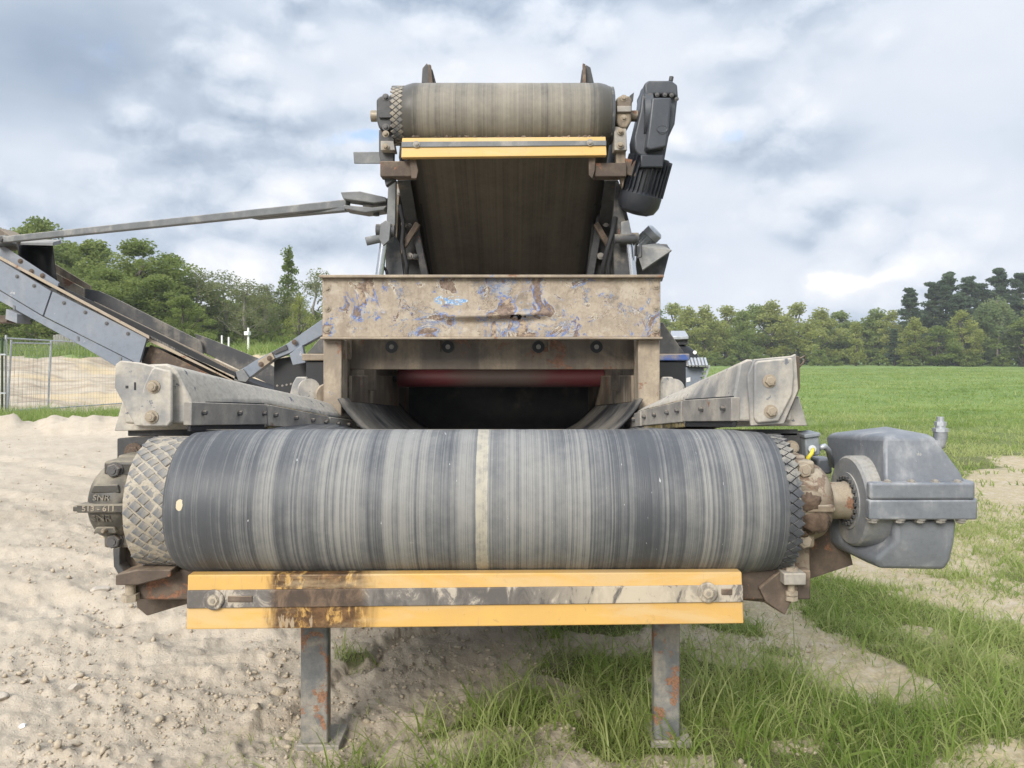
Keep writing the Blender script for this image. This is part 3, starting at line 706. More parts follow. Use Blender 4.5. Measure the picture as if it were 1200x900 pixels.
# cross tube and brackets that carry the scraper
B().box(-1.32, 1.02, 2.62, 2.72, Z(703, 2.62), Z(668, 2.62)).build('cross_tube', M['brown'], FC, bevel=.006)
B().pxprism([(158, 678), (205, 668), (250, 676), (250, 700), (205, 712), (172, 722), (160, 712)], 2.74, .05).build('scraper_bracket', M['brown'], FC, bevel=.004)
B().pxprism([(862, 668), (920, 668), (936, 690), (918, 720), (895, 706), (864, 703)], 2.74, .03).build('scraper_bracket', M['brown'], FC, bevel=.004)
B().pxprism([(890, 690), (926, 660), (935, 690), (920, 721), (897, 705)], 2.60, .02).build('gusset', M['brown'], FC, bevel=.003)
# left adjuster
B().pxprism([(135, 674), (160, 668), (200, 668), (200, 676), (160, 686), (135, 686)], 2.56, .10).build('adjuster_plate', M['brown'], FC, bevel=.004)
B().pxprism([(146, 640), (168, 640), (172, 669), (146, 669)], 2.66, .12).build('adjuster_block', M['brown'], FC, bevel=.004)
b = B(); p = W(153, 684, 2.60); q = W(153, 702, 2.60); b.cyl(p, q, .017, 14); b.cyl(q + Vector((0, 0, .018)), q - Vector((0, 0, .006)), .028, 6)
b.build('adjuster_bolt', M['bolt_tan'], FC, smooth='auto')
b = B(); b.pxprism([(132, 643), (140, 641), (140, 662), (147, 672), (140, 676), (133, 664)], 2.60, .05); b.build('lock_plate', M['dark'], FC, bevel=.003)
# right adjuster
b = B(); b.pxprism([(921, 640), (949, 640), (950, 690), (918, 690)], 2.66, .10); b.build('adjuster_block', M['bear_r'], FC, bevel=.005)
b = B(); b.pxprism([(919, 672), (945, 672), (945, 686), (919, 686)], 2.56, .10); b.build('adjuster_plate', M['strip'], FC, bevel=.004)
b = B(); p = W(927, 660, 2.60); q = W(927, 700, 2.60); b.cyl(p, q, .012, 14)
for v_ in (664, 692, 698): b.cyl(W(927, v_, 2.60), W(927, v_ + 5, 2.60), .022, 6)
b.build('adjuster_bolt', M['bolt_tan'], FC, smooth='auto')
b = B(); b.pxprism([(915, 640), (985, 600), (1000, 662), (915, 690)], 2.82, .03); b.build('torque_plate', M['brown'], FC, bevel=.003)

def bearing(x0, x1, mat, bmat, flip=1, muddy=False):
    """split plummer block; its base is bolted to the frame behind, so the cap faces the camera"""
    w = x1 - x0; c = Vector((x0, AY - .0, AZ)); prof = []
    outline = [(0, .06), (.0, .082), (.06, .104), (.16, .122), (.32, .134), (.70, .137), (.84, .130), (.94, .118), (1, .112), (1, .066)]
    if flip < 0: outline = [(1 - a, r) for a, r in outline][::-1]
    if flip < 0: outline = [(a, r * 1.01) for a, r in outline]
    body = B().lathe([(a * w, r) for a, r in outline], c, 48).build('bearing_housing', mat, FC, smooth='auto')
    m = x0 + w * .58 if flip > 0 else x0 + w * .36
    # lugs that carry the cap bolts, top and bottom, and the base behind
    for s in (1, -1):
        zc = AZ + s * .120
        B().box(m - .043, m + .043 + (.03 if flip > 0 else 0), AY - .085, AY + .02, zc - .028, zc + .030).build('cap_lug', mat, body, bevel=.012, seg=3)
        bolt(body, (m, AY - .085, zc), r=.024, mat=bmat, washer=1.12, h=.75, spin=.3)
    B().box(m - .055, m + .055, AY + .03, AY + .13, AZ - .155, AZ + .155).build('bearing_base', mat, body, bevel=.01)
    return body, m
bl, m = bearing(-1.445, -1.280, M['bear_l'], M['bolt_dark'])
# raised cap rib with the size cast into it, pads above and below
B().box(-1.446, -1.288, AY - .151, AY - .10, AZ - .014, AZ + .014).build('cap_rib', M['bear_l'], bl, bevel=.004)
B().xprism([(AY - .148, AZ - .010), (AY - .07, AZ - .010), (AY - .07, AZ + .008), (AY - .148, AZ + .008)], -1.460, -1.442).build('rib_tip', M['bear_l'], bl, bevel=.003)
text(bl, '513 - 611', (-1.372, AY - .1515, AZ), .025, M['bolt_tan'], xs=1.15)
text(bl, 'SNR', (-1.372, AY - .1345, AZ - .036), .030, M['bear_l'], rot=(R(106), 0, 0), xs=1.25)
text(bl, 'SNR', (-1.372, AY - .1345, AZ + .033), .026, M['bear_l'], rot=(R(76), 0, 0), xs=1.2)
B().loft([[(-1.362 + a * .05, AY - .128 + t * .0, AZ + .048 + c_) for a, c_ in ((-1, 0), (1, 0), (.8, .028), (-.8, .028))] for t in (0,)] + [[(-1.362 + a * .045, AY - .100, AZ + .05 + c_) for a, c_ in ((-1, 0), (1, 0), (.8, .026), (-.8, .026))]]).build('cast_pad', M['bear_l'], bl, bevel=.004)
B().prism([(-1.405, AZ - .088), (-1.325, AZ - .088), (-1.335, AZ - .066), (-1.395, AZ - .066)], AY - .127, AY - .08).build('cast_pad', M['bear_l'], bl, bevel=.004)
B().lathe([(0, .008), (.012, .008), (.018, .005)], (-1.364, AY - .126, AZ - .077), 12, (0, -1, 0)).build('grease_nipple', M['shaft'], bl, smooth='auto')
br, m = bearing(.930, 1.098, M['bear_r'], M['bolt_tan'], -1)
B().box(.945, 1.074, AY - .142, AY - .10, AZ - .014, AZ + .010).build('cap_rib', M['bear_r'], br, bevel=.004)
B().prism([(.955, AZ + .05), (1.03, AZ + .05), (1.022, AZ + .075), (.963, AZ + .075)], AY - .126, AY - .08).build('cast_pad', M['bear_r'], br, bevel=.004)
B().lathe([(0, .010), (.016, .010), (.022, .006)], (1.066, AY - .118, AZ - .004), 12, (.3, -1, 0)).build('grease_nipple', M['bolt_tan'], br, smooth='auto')
def lump(b, c, rx, ry, rz, seed, n=14, m_=9):
    rng = random.Random(seed); rings = []
    for i in range(1, m_):
        t = math.pi * i / m_; rings.append([Vector(c) + Vector((rx * math.sin(t) * math.cos(a), ry * math.sin(t) * math.sin(a), rz * math.cos(t))) * rng.uniform(.80, 1.2) for a in (2 * math.pi * k / n for k in range(n))])
    b.loft(rings)
b = B()
lump(b, (.990, AY - .124, AZ + .018), .048, .024, .034, 1); lump(b, (1.015, AY - .122, AZ - .045), .050, .022, .040, 2); lump(b, (.965, AY - .118, AZ - .03), .036, .02, .03, 8); lump(b, (.975, AY - .095, AZ - .078), .05, .024, .028, 3); lump(b, (1.03, AY - .115, AZ - .030), .022, .026, .018, 5)
b.build('mud_cake', M['mud'], br, smooth=True)

# gearbox at the drive end
GX, GY = 1.18, 2.70
def plan(b, pts, z0, z1):
    m = len(pts); return b.add([(x, y, z0) for x, y in pts] + [(x, y, z1) for x, y in pts], [tuple(range(m - 1, -1, -1)), tuple(range(m, 2 * m))] + [(i, (i + 1) % m, (i + 1) % m + m, i + m) for i in range(m)])
zs = Z(586, 2.5)
pts = [(1.165, 2.50), (1.505, 2.50), (1.53, 2.54), (1.53, 3.0), (1.27, 3.0), (1.27, 2.56), (1.168, 2.535)]
gb = plan(B(), pts, zs + .0015, Z(566, 2.5)).build('gearbox', M['gear'], FC, bevel=.008, seg=3, label='blue-grey gearbox with bolted middle flange on the end of the roller shaft')
plan(B(), [(x + (.006 if x > 1.4 else -.004 if x < 1.2 else 0), y - (.004 if y < 2.56 else 0)) for x, y in pts], Z(609, 2.5), zs).build('lower_flange', M['gear'], gb, bevel=.006, seg=3)
z5, z6 = Z(566, 2.56), Z(508, 2.62)
b = B()
b.loft([[(1.235, 2.535, z5 - .01), (1.505, 2.535, z5 - .01), (1.505, 2.98, z5 - .01), (1.235, 2.98, z5 - .01)],
        [(1.235, 2.545, z5 + .035), (1.490, 2.545, z5 + .035), (1.490, 2.97, z5 + .035), (1.225, 2.97, z5 + .035)],
        [(1.255, 2.585, z6 - .012), (1.425, 2.585, z6 - .012), (1.43, 2.92, z6 - .012), (1.212, 2.97, z6 - .045)],
        [(1.27, 2.61, z6), (1.412, 2.61, z6), (1.415, 2.90, z6), (1.23, 2.95, z6 - .03)]])
b.build('upper_housing', M['gear'], gb, bevel=.018, seg=3)
za, zb = Z(610, 2.56), Z(669, 2.56)
b = B()
lo = [(1.265, 2.54), (1.475, 2.54), (1.478, 3.0), (1.14, 3.0), (1.165, 2.80), (1.20, 2.735), (1.262, 2.70)]
b.loft([[(x, y, za + .01) for x, y in lo], [(x - (.008 if x > 1.4 else 0), y, za - .07) for x, y in lo],
        [(1.215, 2.565, zb + .035), (1.460, 2.552, zb + .035), (1.460, 2.97, zb + .035), (1.162, 2.97, zb + .035), (1.172, 2.80, zb + .035), (1.185, 2.72, zb + .035), (1.198, 2.63, zb + .035)],
        [(1.235, 2.578, zb), (1.448, 2.565, zb), (1.448, 2.95, zb), (1.19, 2.95, zb + .008), (1.195, 2.80, zb + .007), (1.205, 2.72, zb + .006), (1.215, 2.645, zb + .004)]])
b.build('lower_housing', M['gear'], gb, bevel=.016, seg=3)
for u in (1022, 1053, 1077, 1101, 1125):
    bolt(gb, (X(u, 2.52), 2.518, Z(609, 2.5) + .001), d=(0, 0, -1), r=.016, mat=M['bolt'], washer=1.3, h=.7)
for u in (1040, 1068, 1096, 1122):
    bolt(gb, (X(u, 2.52), 2.520, Z(566, 2.5) - .001), d=(0, 0, 1), r=.011, mat=M['bolt'], washer=1.3, h=.5)
fl = B().lathe([(0, .056), (0, .148), (.008, .156), (.072, .158), (.10, .150), (.14, .14)], (GX, GY, AZ), 64).build('output_flange', M['gear_d'], gb, smooth='auto')
B().lathe([(-.004, .062), (-.004, .098), (.01, .10)], (GX, GY, AZ), 48).build('seal_ring', M['gear_d'], fl, smooth='auto')
b = B()
for k in range(22):
    a = 2 * math.pi * k / 22; c = Vector((GX - .004, GY + .080 * math.cos(a), AZ + .080 * math.sin(a))); b.box(c.x - .010, c.x, c.y - .006, c.y + .006, c.z - .005, c.z + .005)
b.build('locking_segments', M['dark'], fl)
B().lathe([(0, .060), (.0, .075), (.012, .075)], (GX - .008, GY, AZ), 40).build('dust_seal', M['black'], fl, smooth='auto')
B().lathe([(0, .05), (0, .064), (.078, .064), (.09, .070), (.102, .070)], (1.085, AY, AZ), 40).build('shaft_sleeve', M['shaft'], gb, smooth='auto')
B().lathe([(0, .073), (.006, .073)], (1.170, AY, AZ), 40).build('bright_ring', M['chrome'], gb, smooth='auto')
# breather elbow
p = W(1102, 520, 2.86)
b = B(); b.tube([p + Vector((-.07, 0, -.012)), p + Vector((-.03, 0, -.008)), p + Vector((-.006, 0, .0)), p + Vector((0, 0, .025)), p + Vector((0, 0, .05))], .024, 14); b.build('breather_elbow', M['gear'], gb, smooth='auto')
b = B(); b.cyl(p + Vector((0, 0, .045)), p + Vector((0, 0, .058)), .028, 6); b.cyl(p + Vector((0, 0, .055)), p + Vector((0, 0, .072)), .018, 12); b.cyl(p + Vector((0, 0, .068)), p + Vector((0, 0, .082)), .021, 6); b.cyl(p + Vector((0, 0, .08)), p + Vector((0, 0, .10)), .013, 10)
b.build('breather_cap', M['galv'], gb, smooth='auto')
# junction box with the yellow cable, and the plate behind it
b = B(); b.pxprism([(915, 507), (944, 507), (946, 541), (915, 541)], 2.84, .02); pl = b.build('mount_plate', M['dark'], FC, bevel=.003)
bolt(pl, W(927, 525, 2.838), r=.022, mat=M['bolt_tan'], washer=1.3)
b = B(); b.pxprism([(943, 511), (960, 509), (962, 533), (945, 537)], 2.80, .09); jb = b.build('junction_box', M['plastic'], FC, bevel=.006)
B().pxprism([(942.5, 509), (962, 507), (962, 511.5), (943, 514)], 2.79, .11).build('box_lid', M['plastic'], jb, bevel=.004)
B().tube([W(953, 526, 2.78), W(951, 532, 2.755), W(947, 536, 2.76), W(945, 543, 2.80), W(946, 552, 2.86)], .0075, 8).build('yellow_cable', M['cable'], jb, smooth=True)
B().tube([W(960, 525, 2.84), W(966, 523, 2.84), W(971, 528, 2.88), W(975, 545, 2.95)], .011, 8).build('grey_conduit', M['galv'], jb, smooth=True)
B().cyl(W(951, 526, 2.805), W(952, 526, 2.775), .014, 10).build('cable_gland', M['galv'], jb, smooth='auto')
B().pxprism([(958, 537), (976, 537), (976, 556), (958, 556)], 3.02, .08).build('motor_adapter', M['gear'], FC, bevel=.01)
b = B(); b.pxprism([(137, 514), (181, 510), (186, 514), (186, 546), (137, 546)], 2.84, .02); pl = b.build('mount_plate', M['dark'], FC, bevel=.004)
bolt(pl, W(157, 530, 2.838), r=.022, mat=M['brown'], washer=1.6, h=.3)

# side beams
def side_beam(secs):
    rings = []
    for (Ya, A_), (Yb, B_) in zip(secs[:-1], secs[1:]):
        for i in range(4):
            t = i / 4; rings.append([(p[0] + (q[0] - p[0]) * t, Ya + (Yb - Ya) * t, p[1] + (q[1] - p[1]) * t) for p, q in zip(A_, B_)])
    rings.append([(x, secs[-1][0], z) for x, z in secs[-1][1]])
    return B().loft(rings).build('side_beam', M['beam'], FC, bevel=.008)
beamL = side_beam([(2.74, [(-1.385, 1.262), (-1.385, 1.470), (-1.235, 1.476), (-1.205, 1.462), (-1.148, 1.350), (-1.148, 1.262)]),
                   (3.28, [(-1.25, 1.19), (-1.25, 1.385), (-1.15, 1.387), (-1.115, 1.38), (-1.058, 1.315), (-1.058, 1.20)]),
                   (3.78, [(-1.10, 1.12), (-1.10, 1.297), (-1.01, 1.30), (-.98, 1.296), (-.918, 1.225), (-.918, 1.13)]),
                   (4.15, [(-1.02, 1.06), (-1.02, 1.206), (-.87, 1.212), (-.845, 1.206), (-.812, 1.172), (-.812, 1.085)])])
beamR = side_beam([(2.74, [(1.0, 1.27), (1.0, 1.488), (.84, 1.492), (.812, 1.478), (.792, 1.362), (.792, 1.27)]),
                   (3.25, [(.90, 1.20), (.90, 1.397), (.81, 1.40), (.785, 1.395), (.735, 1.335), (.735, 1.215)]),
                   (3.72, [(.83, 1.13), (.83, 1.285), (.72, 1.287), (.695, 1.280), (.645, 1.252), (.645, 1.155)]),
                   (4.15, [(.83, 1.06), (.83, 1.20), (.67, 1.206), (.645, 1.198), (.608, 1.172), (.608, 1.09)])])
# end plates with their clipped corner, bolted cover plates
YE = 2.715
pl = B().pxprism([(135, 427), (141, 422.5), (163, 425), (176, 428), (200, 436), (200, 499), (158, 499), (134, 454)], YE, .016).build('end_plate', M['beam'], beamL, bevel=.004)
B().pxprism([(177, 433), (181, 430), (198, 434), (201, 437), (201, 494), (196, 500), (167, 500), (164, 496), (164, 470), (168, 452)], YE - .016, .018).build('cover_plate', M['beam'], beamL, bevel=.006)
for u, v in ((180, 453), (178, 488.5)): bolt(beamL, W(u, v, YE - .016), r=.017, mat=M['bolt_tan'], washer=1.4, spin=.2)
B().pxprism([(147, 452), (150, 452), (150, 455), (147, 455)], YE - .002, .01).build('bolt_hole', M['black'], beamL)
B().pxprism([(157, 448), (159, 448), (159, 457), (157, 457)], YE - .002, .01).build('bolt_hole', M['black'], beamL)
pl = B().pxprism([(928, 417), (933, 414.5), (936, 457), (919, 497), (880, 499), (876, 440), (884, 421)], YE, .016).build('end_plate', M['beam'], beamR, bevel=.004)
B().pxprism([(884, 427), (888, 423), (929, 419), (931, 440), (929, 462), (913, 494), (888, 496), (884, 490)], YE - .016, .018).build('cover_plate', M['beam'], beamR, bevel=.006)
for u, v in ((901.5, 446.5), (903, 482)): bolt(beamR, W(u, v, YE - .016), r=.017, mat=M['bolt_tan'], washer=1.4, spin=.2)
B().pxprism([(930, 416), (937, 418), (938, 455), (920, 496), (917, 493), (932, 456)], YE + .015, .05).build('edge_flange', M['brown'], beamR, bevel=.003)
# skewed foot plates showing below and beside the beams
B().hexa([W(134, 505, 2.80), W(228, 503, 2.80), W(228, 503, 3.2), W(134, 505, 3.2), W(146, 462, 2.80), W(215, 462, 2.80), W(215, 462, 3.2), W(146, 462, 3.2)]).build('side_skirt', M['beam'], beamL, bevel=.004)
B().hexa([W(862, 500, 2.80), W(946, 499, 2.80), W(946, 499, 3.2), W(862, 500, 3.2), W(872, 464, 2.80), W(936, 464, 2.80), W(936, 464, 3.2), W(872, 464, 3.2)]).build('side_skirt', M['beam'], beamR, bevel=.004)
B().hexa([W(150, 511, 2.84), W(935, 511, 2.84), W(935, 511, 3.0), W(150, 511, 3.0), W(150, 503, 2.84), W(935, 503, 2.84), W(935, 503, 3.0), W(150, 503, 3.0)]).build('frame_crossmember', M['dark'], FC, bevel=.003)
B().tube([W(933, 421, 2.76), W(938, 420, 2.78), W(943, 417, 2.80), W(942, 424, 2.80), W(936, 431, 2.79)], .0035, 6).build('wire_loop', M['brown'], beamR, smooth=True)

def clamp_run(beam, pts, boltspots, side):
    """skirt clamp plates: pts = [(u0, u1, Y0, Y1, v top 0, v top 1, v bottom 0, v bottom 1)]"""
    for k, (u0, u1, Y0, Y1, t0, t1, b0, b1) in enumerate(pts):
        p = [W(u0, b0, Y0), W(u1, b1, Y1), W(u1, t1, Y1), W(u0, t0, Y0)]
        d = (p[1] - p[0]).normalized(); nrm = d.cross(Vector((0, 0, 1))).normalized() * side
        if nrm.y > 0: nrm = -nrm
        th = nrm * .014
        o = B().hexa([p[0], p[1], p[1] - th * 2.4, p[0] - th * 2.4, p[3], p[2], p[2] - th * 2.4, p[3] - th * 2.4]).build('clamp_plate', M['strip'], beam, bevel=.003)
        for t in boltspots[k]:
            c = p[0].lerp(p[1], t).lerp(p[3].lerp(p[2], t), .55)
            bolt(beam, c, d=nrm, r=.0095, mat=M['bolt_dark'], washer=1.15, h=1.4)
        # skirt rubber peeping out below and above
        p = [p[0].lerp(p[1], .015), p[0].lerp(p[1], .99), p[3].lerp(p[2], .99), p[3].lerp(p[2], .015)]; q = [a + Vector((0, 0, -.022)) - th * .6 for a in p[:2]]
        B().hexa([q[0], q[1], q[1] - th, q[0] - th, p[3] - th * .6 + Vector((0, 0, .005)), p[2] - th * .6 + Vector((0, 0, .005)), p[2] - th * 1.6 + Vector((0, 0, .005)), p[3] - th * 1.6 + Vector((0, 0, .005))]).build('skirt_rubber', M['rubber_y'] if k == 1 else M['rubber'], beam, bevel=.002)
clamp_run(beamL, [(224.5, 313, 2.735, 3.28, 471, 474, 498.5, 497.5), (314, 385, 3.29, 3.78, 474, 488, 499, 503.5), (387, 426, 3.80, 4.12, 488.5, 494, 503.8, 506)],
          [(.13, .58, .94), (.10, .42, .70, .93), (.2, .5, .8)], 1)
clamp_run(beamR, [(857, 800, 2.735, 3.25, 465.5, 469, 493.5, 494), (798, 752, 3.26, 3.72, 469.5, 481, 494.5, 499), (750, 731, 3.74, 4.10, 482, 489, 499.3, 502)],
          [(.12, .55), (.06, .30, .62, .9), (.3, .75)], -1)
# legs
for u0, u1, vb, yy in ((352, 384, 877, 2.93), (766.5, 797, 868, 2.96)):
    x0, x1 = X(u0, yy), X(u1, yy)
    lg = B().box(x0, x1, yy, yy + .055, .022, .80).build('leg', M['leg'], FC, bevel=.006)
    B().box(x0 - .012, x1 + .045, yy - .012, yy + .16, -.004, .022).build('foot_plate', M['strip'], lg, bevel=.003)
B().box(X(352, 2.93), X(797, 2.96), 2.95, 3.02, .70, .79).build('leg_crossbar', M['dark'], FC, bevel=.004)
for s, xx in ((1, -1.10), (1, .86)):     # stringers under the belt
    B().hexa([(xx - .03, 2.95, .90), (xx + .03, 2.95, .90), (xx + .03, 6.4, .80), (xx - .03, 6.4, .80), (xx - .03, 2.95, 1.02), (xx + .03, 2.95, 1.02), (xx + .03, 6.4, .92), (xx - .03, 6.4, .92)]).build('stringer', M['dark'], FC, bevel=.005)

# ------------------------------------------------------------------ hopper over the belt
HP = thing('feed_hopper', (-.1, 4.5, .9), 'dusty steel hopper with flaking blue paint above the belt, red roller inside', 'hopper')
HY = 3.90
hx0, hx1, hz0, hz1 = X(378, HY), X(774, HY), Z(395, HY), Z(326, HY)
nx, nz = 330, 60; vs, fs = [], []
dx_, dz_ = np.meshgrid(np.linspace(0, 1, nx), np.linspace(0, 1, nz))
px = hx0 + dx_ * (hx1 - hx0); pz = hz0 + dz_ * (hz1 - hz0)
dent_x0, dent_x1 = X(505, HY), X(662, HY); dzc = Z(368, HY) - .004 + .006 * np.sin(px * 7)
prof = ss(dent_x0, dent_x0 + .2, px) * ss(dent_x1, dent_x1 - .2, px)
py = HY - .028 * prof * np.exp(-((pz - dzc) / .018) ** 2) + .018 * prof * np.exp(-((pz - dzc + .035) / .02) ** 2) + .004 * fbm(px * 3, pz * 3, 3)
keep = []
for j in range(nz):
    for i in range(nx): vs.append((px[j, i], py[j, i], pz[j, i]))
hc = (X(607, HY), Z(371.5, HY))
for j in range(nz - 1):
    for i in range(nx - 1):
        cx_, cz_ = px[j, i] + .003, pz[j, i] + .0025
        if ((cx_ - hc[0]) / .042) ** 2 + ((cz_ - hc[1] - .004 * math.sin(cx_ * 95)) / (.010 + .006 * math.sin(cx_ * 160 + 2))) ** 2 < 1: continue
        a = j * nx + i; fs.append((a, a + 1, a + nx + 1, a + nx))
hp = B().add(vs, fs).build('front_panel', M['hopper'], HP, smooth=True, fix=False)
md = hp.modifiers.new('thick', 'SOLIDIFY'); md.thickness = .012; md.offset = -1
hp['label'] = 'front plate with flaking blue paint, rust patches and a torn dent'
B().prism([(X(375.5, HY), hz1), (X(776.5, HY), hz1), (X(776.5, HY), hz1 + .014), (X(375.5, HY), hz1 + .014)], HY - .035, HY + .12).build('top_flange', M['tan'], hp, bevel=.003)
B().prism([(X(377, HY), hz0 - .012), (X(775, HY), hz0 - .012), (X(775, HY), hz0), (X(377, HY), hz0)], HY - .035, HY + .10).build('bottom_flange', M['tan'], hp, bevel=.003)
for u in (768.5, 383.5):
    for v in (335, 360, 386) if u > 600 else (338, 361, 386): bolt(hp, W(u, v, HY - .002), r=.011, mat=M['bolt_tan'], washer=1.7, h=.7)
B().box(X(600, HY) - .01, X(614, HY), HY + .03, HY + .05, Z(380, HY), Z(362, HY)).build('hole_backing', M['black'], hp)  # black backing behind the tear, stands in for the dark inside the hole
# posts
zb_ = 1.20
pL = B().prism([(X(378.5, 3.92), zb_), (X(400, 3.92), zb_), (X(400, 3.92), hz0 - .013), (X(378.5, 3.92), hz0 - .013)], 3.925, 4.06).build('post', M['tan'], HP, bevel=.005)
pR = B().prism([(X(748, 3.92), zb_), (X(773.5, 3.92), zb_), (X(773.5, 3.92), hz0 - .013), (X(748, 3.92), hz0 - .013)], 3.925, 4.06).build('post', M['tan'], HP, bevel=.005)
# inner side walls
for s, xa in ((-1, -.872), (1, .655)):
    xb2 = xa + s * -.03
    w = B().hexa([(xa, 4.065, 1.22), (xa + s * .02, 4.065, 1.22), (xb2 + s * .02, 6.3, 1.0), (xb2, 6.3, 1.0), (xa, 4.065, 1.62), (xa + s * .02, 4.065, 1.62), (xb2 + s * .02, 6.3, 1.75), (xb2, 6.3, 1.75)]).build('side_wall', M['tan_dark'], HP, bevel=.003)
    B().hexa([(xa - s * .002, 4.08, 1.26), (xa - s * .02, 4.08, 1.26), (xb2 - s * .02, 5.6, 1.14), (xb2 - s * .002, 5.6, 1.14), (xa - s * .002, 4.08, 1.40), (xa - s * .02, 4.08, 1.40), (xb2 - s * .02, 5.6, 1.36), (xb2 - s * .002, 5.6, 1.36)]).build('liner_plate', M['tan_dark'], HP, bevel=.004)
    B().hexa([(xa - s * .002, 4.5, 1.30), (xa - s * .07, 4.5, 1.30), (xa - s * .07, 4.56, 1.30), (xa - s * .002, 4.56, 1.30), (xa - s * .002, 4.5, 1.60), (xa - s * .07, 4.5, 1.60), (xa - s * .07, 4.56, 1.60), (xa - s * .002, 4.56, 1.60)]).build('stiffener', M['tan_dark'], HP, bevel=.004)
    # curved rubber sheet that guides the material onto the belt
    rings = []
    for k in range(15):
        t = k / 14; y = 3.86 + t * 1.9; drop = -.10 * t
        pts_ = []
        for q in range(13):
            e = q / 12; xx = (xa - s * .005) + (-s) * (.30 * e ** 1.0); zz = 1.305 - .012 * (1 - e) - .27 * (e ** .80) - .022 * math.sin(e * math.pi) + drop
            pts_.append((xx, y, zz))
        rings.append(pts_)
    o = B().loft(rings, cap=False, closed=False).build('guide_sheet', M['flap'], HP, smooth=True, label='curved grey guide sheet leading down to the belt')
    md = o.modifiers.new('thick', 'SOLIDIFY'); md.thickness = .012
B().hexa([(-1.0, 6.3, .5), (.8, 6.3, .5), (.8, 6.34, .5), (-1.0, 6.34, .5), (-1.0, 6.3, 1.9), (.8, 6.3, 1.9), (.8, 6.34, 1.9), (-1.0, 6.34, 1.9)]).build('rear_wall', M['grime'], HP)
B().box(-.90, .70, 4.62, 6.3, 1.76, 1.78).build('cover_plate', M['dark'], HP, bevel=.003)  # unseen lid, added to keep daylight out of the hopper interior
CY = 4.13
cb = B().box(X(410, CY), X(750, CY), CY, CY + .05, Z(433, CY), Z(396.5, CY)).build('cross_beam', M['tan_dark'], HP, bevel=.004)
for u in (459, 525, 631, 699):
    p = W(u, 406.5, CY - .002)
    B().lathe([(0, .033), (.004, .033)], p, 24, (0, -1, 0)).build('rubber_washer', M['black'] if u > 500 else M['dark'], cb, smooth='auto')
    bolt(cb, p + Vector((0, -.004, 0)), r=.012, mat=M['bolt'], washer=1.1, h=.6)
for u in (513, 643): B().pxprism([(u, 397), (u + 2, 397), (u + 2, 412), (u - .5 * (1 if u > 600 else -1), 412)], CY - .03, .03).build('tab', M['tan_dark'], cb, bevel=.001)
for u0, u1 in ((395, 411), (748, 757)):
    B().pxprism([(u0, 396.5), (u1, 396.5), (u1, 421), (u0, 421)], 4.07, .03).build('corner_plate', M['tan_dark'], HP, bevel=.003)
RY = 5.35
B().lathe([(0, .03), (0, .064), (X(707, RY) - X(467, RY), .064), (X(707, RY) - X(467, RY), .03)], (X(467, RY), RY, Z(443, RY)), 40).build('red_roller', M['red'], HP, smooth='auto')
B().cyl((-.87, RY, Z(443, RY)), (.70, RY, Z(443, RY)), .025, 14).build('roller_axle', M['dark'], HP, smooth='auto')
# clamp lugs beside the posts
def lugs(xc, s):
    b = B(); c = Vector((xc, 4.0, 1.30))
    b.prism([(c.x - .085, c.z - .08), (c.x + .03, c.z - .08), (c.x + .045, c.z + .03), (c.x + .02, c.z + .095), (c.x - .03, c.z + .095), (c.x - .05, c.z + .06)], 3.98, 4.02)
    o = b.build('pivot_lug', M['beam'], HP, bevel=.006)
    B().lathe([(0, .055), (.03, .055)], (c.x + .03, 3.99, c.z + .03), 24, (.55 * s, -1, .1)).build('pivot_pin', M['beam'], o, smooth='auto')
    b = B(); b.lathe([(0, .06), (.02, .06)], (c.x + .12 * s * -1 * -1, 3.99, c.z + .0), 20, (.75, -1, 0)); b.box(c.x + .09 * s - .0, c.x + .12 * s, 3.97, 4.03, c.z - .12, c.z); b.build('pivot_lug', M['tan'], HP, bevel=.003)
lugs(X(355, 4.0), 1); lugs(X(783, 4.0), -1)

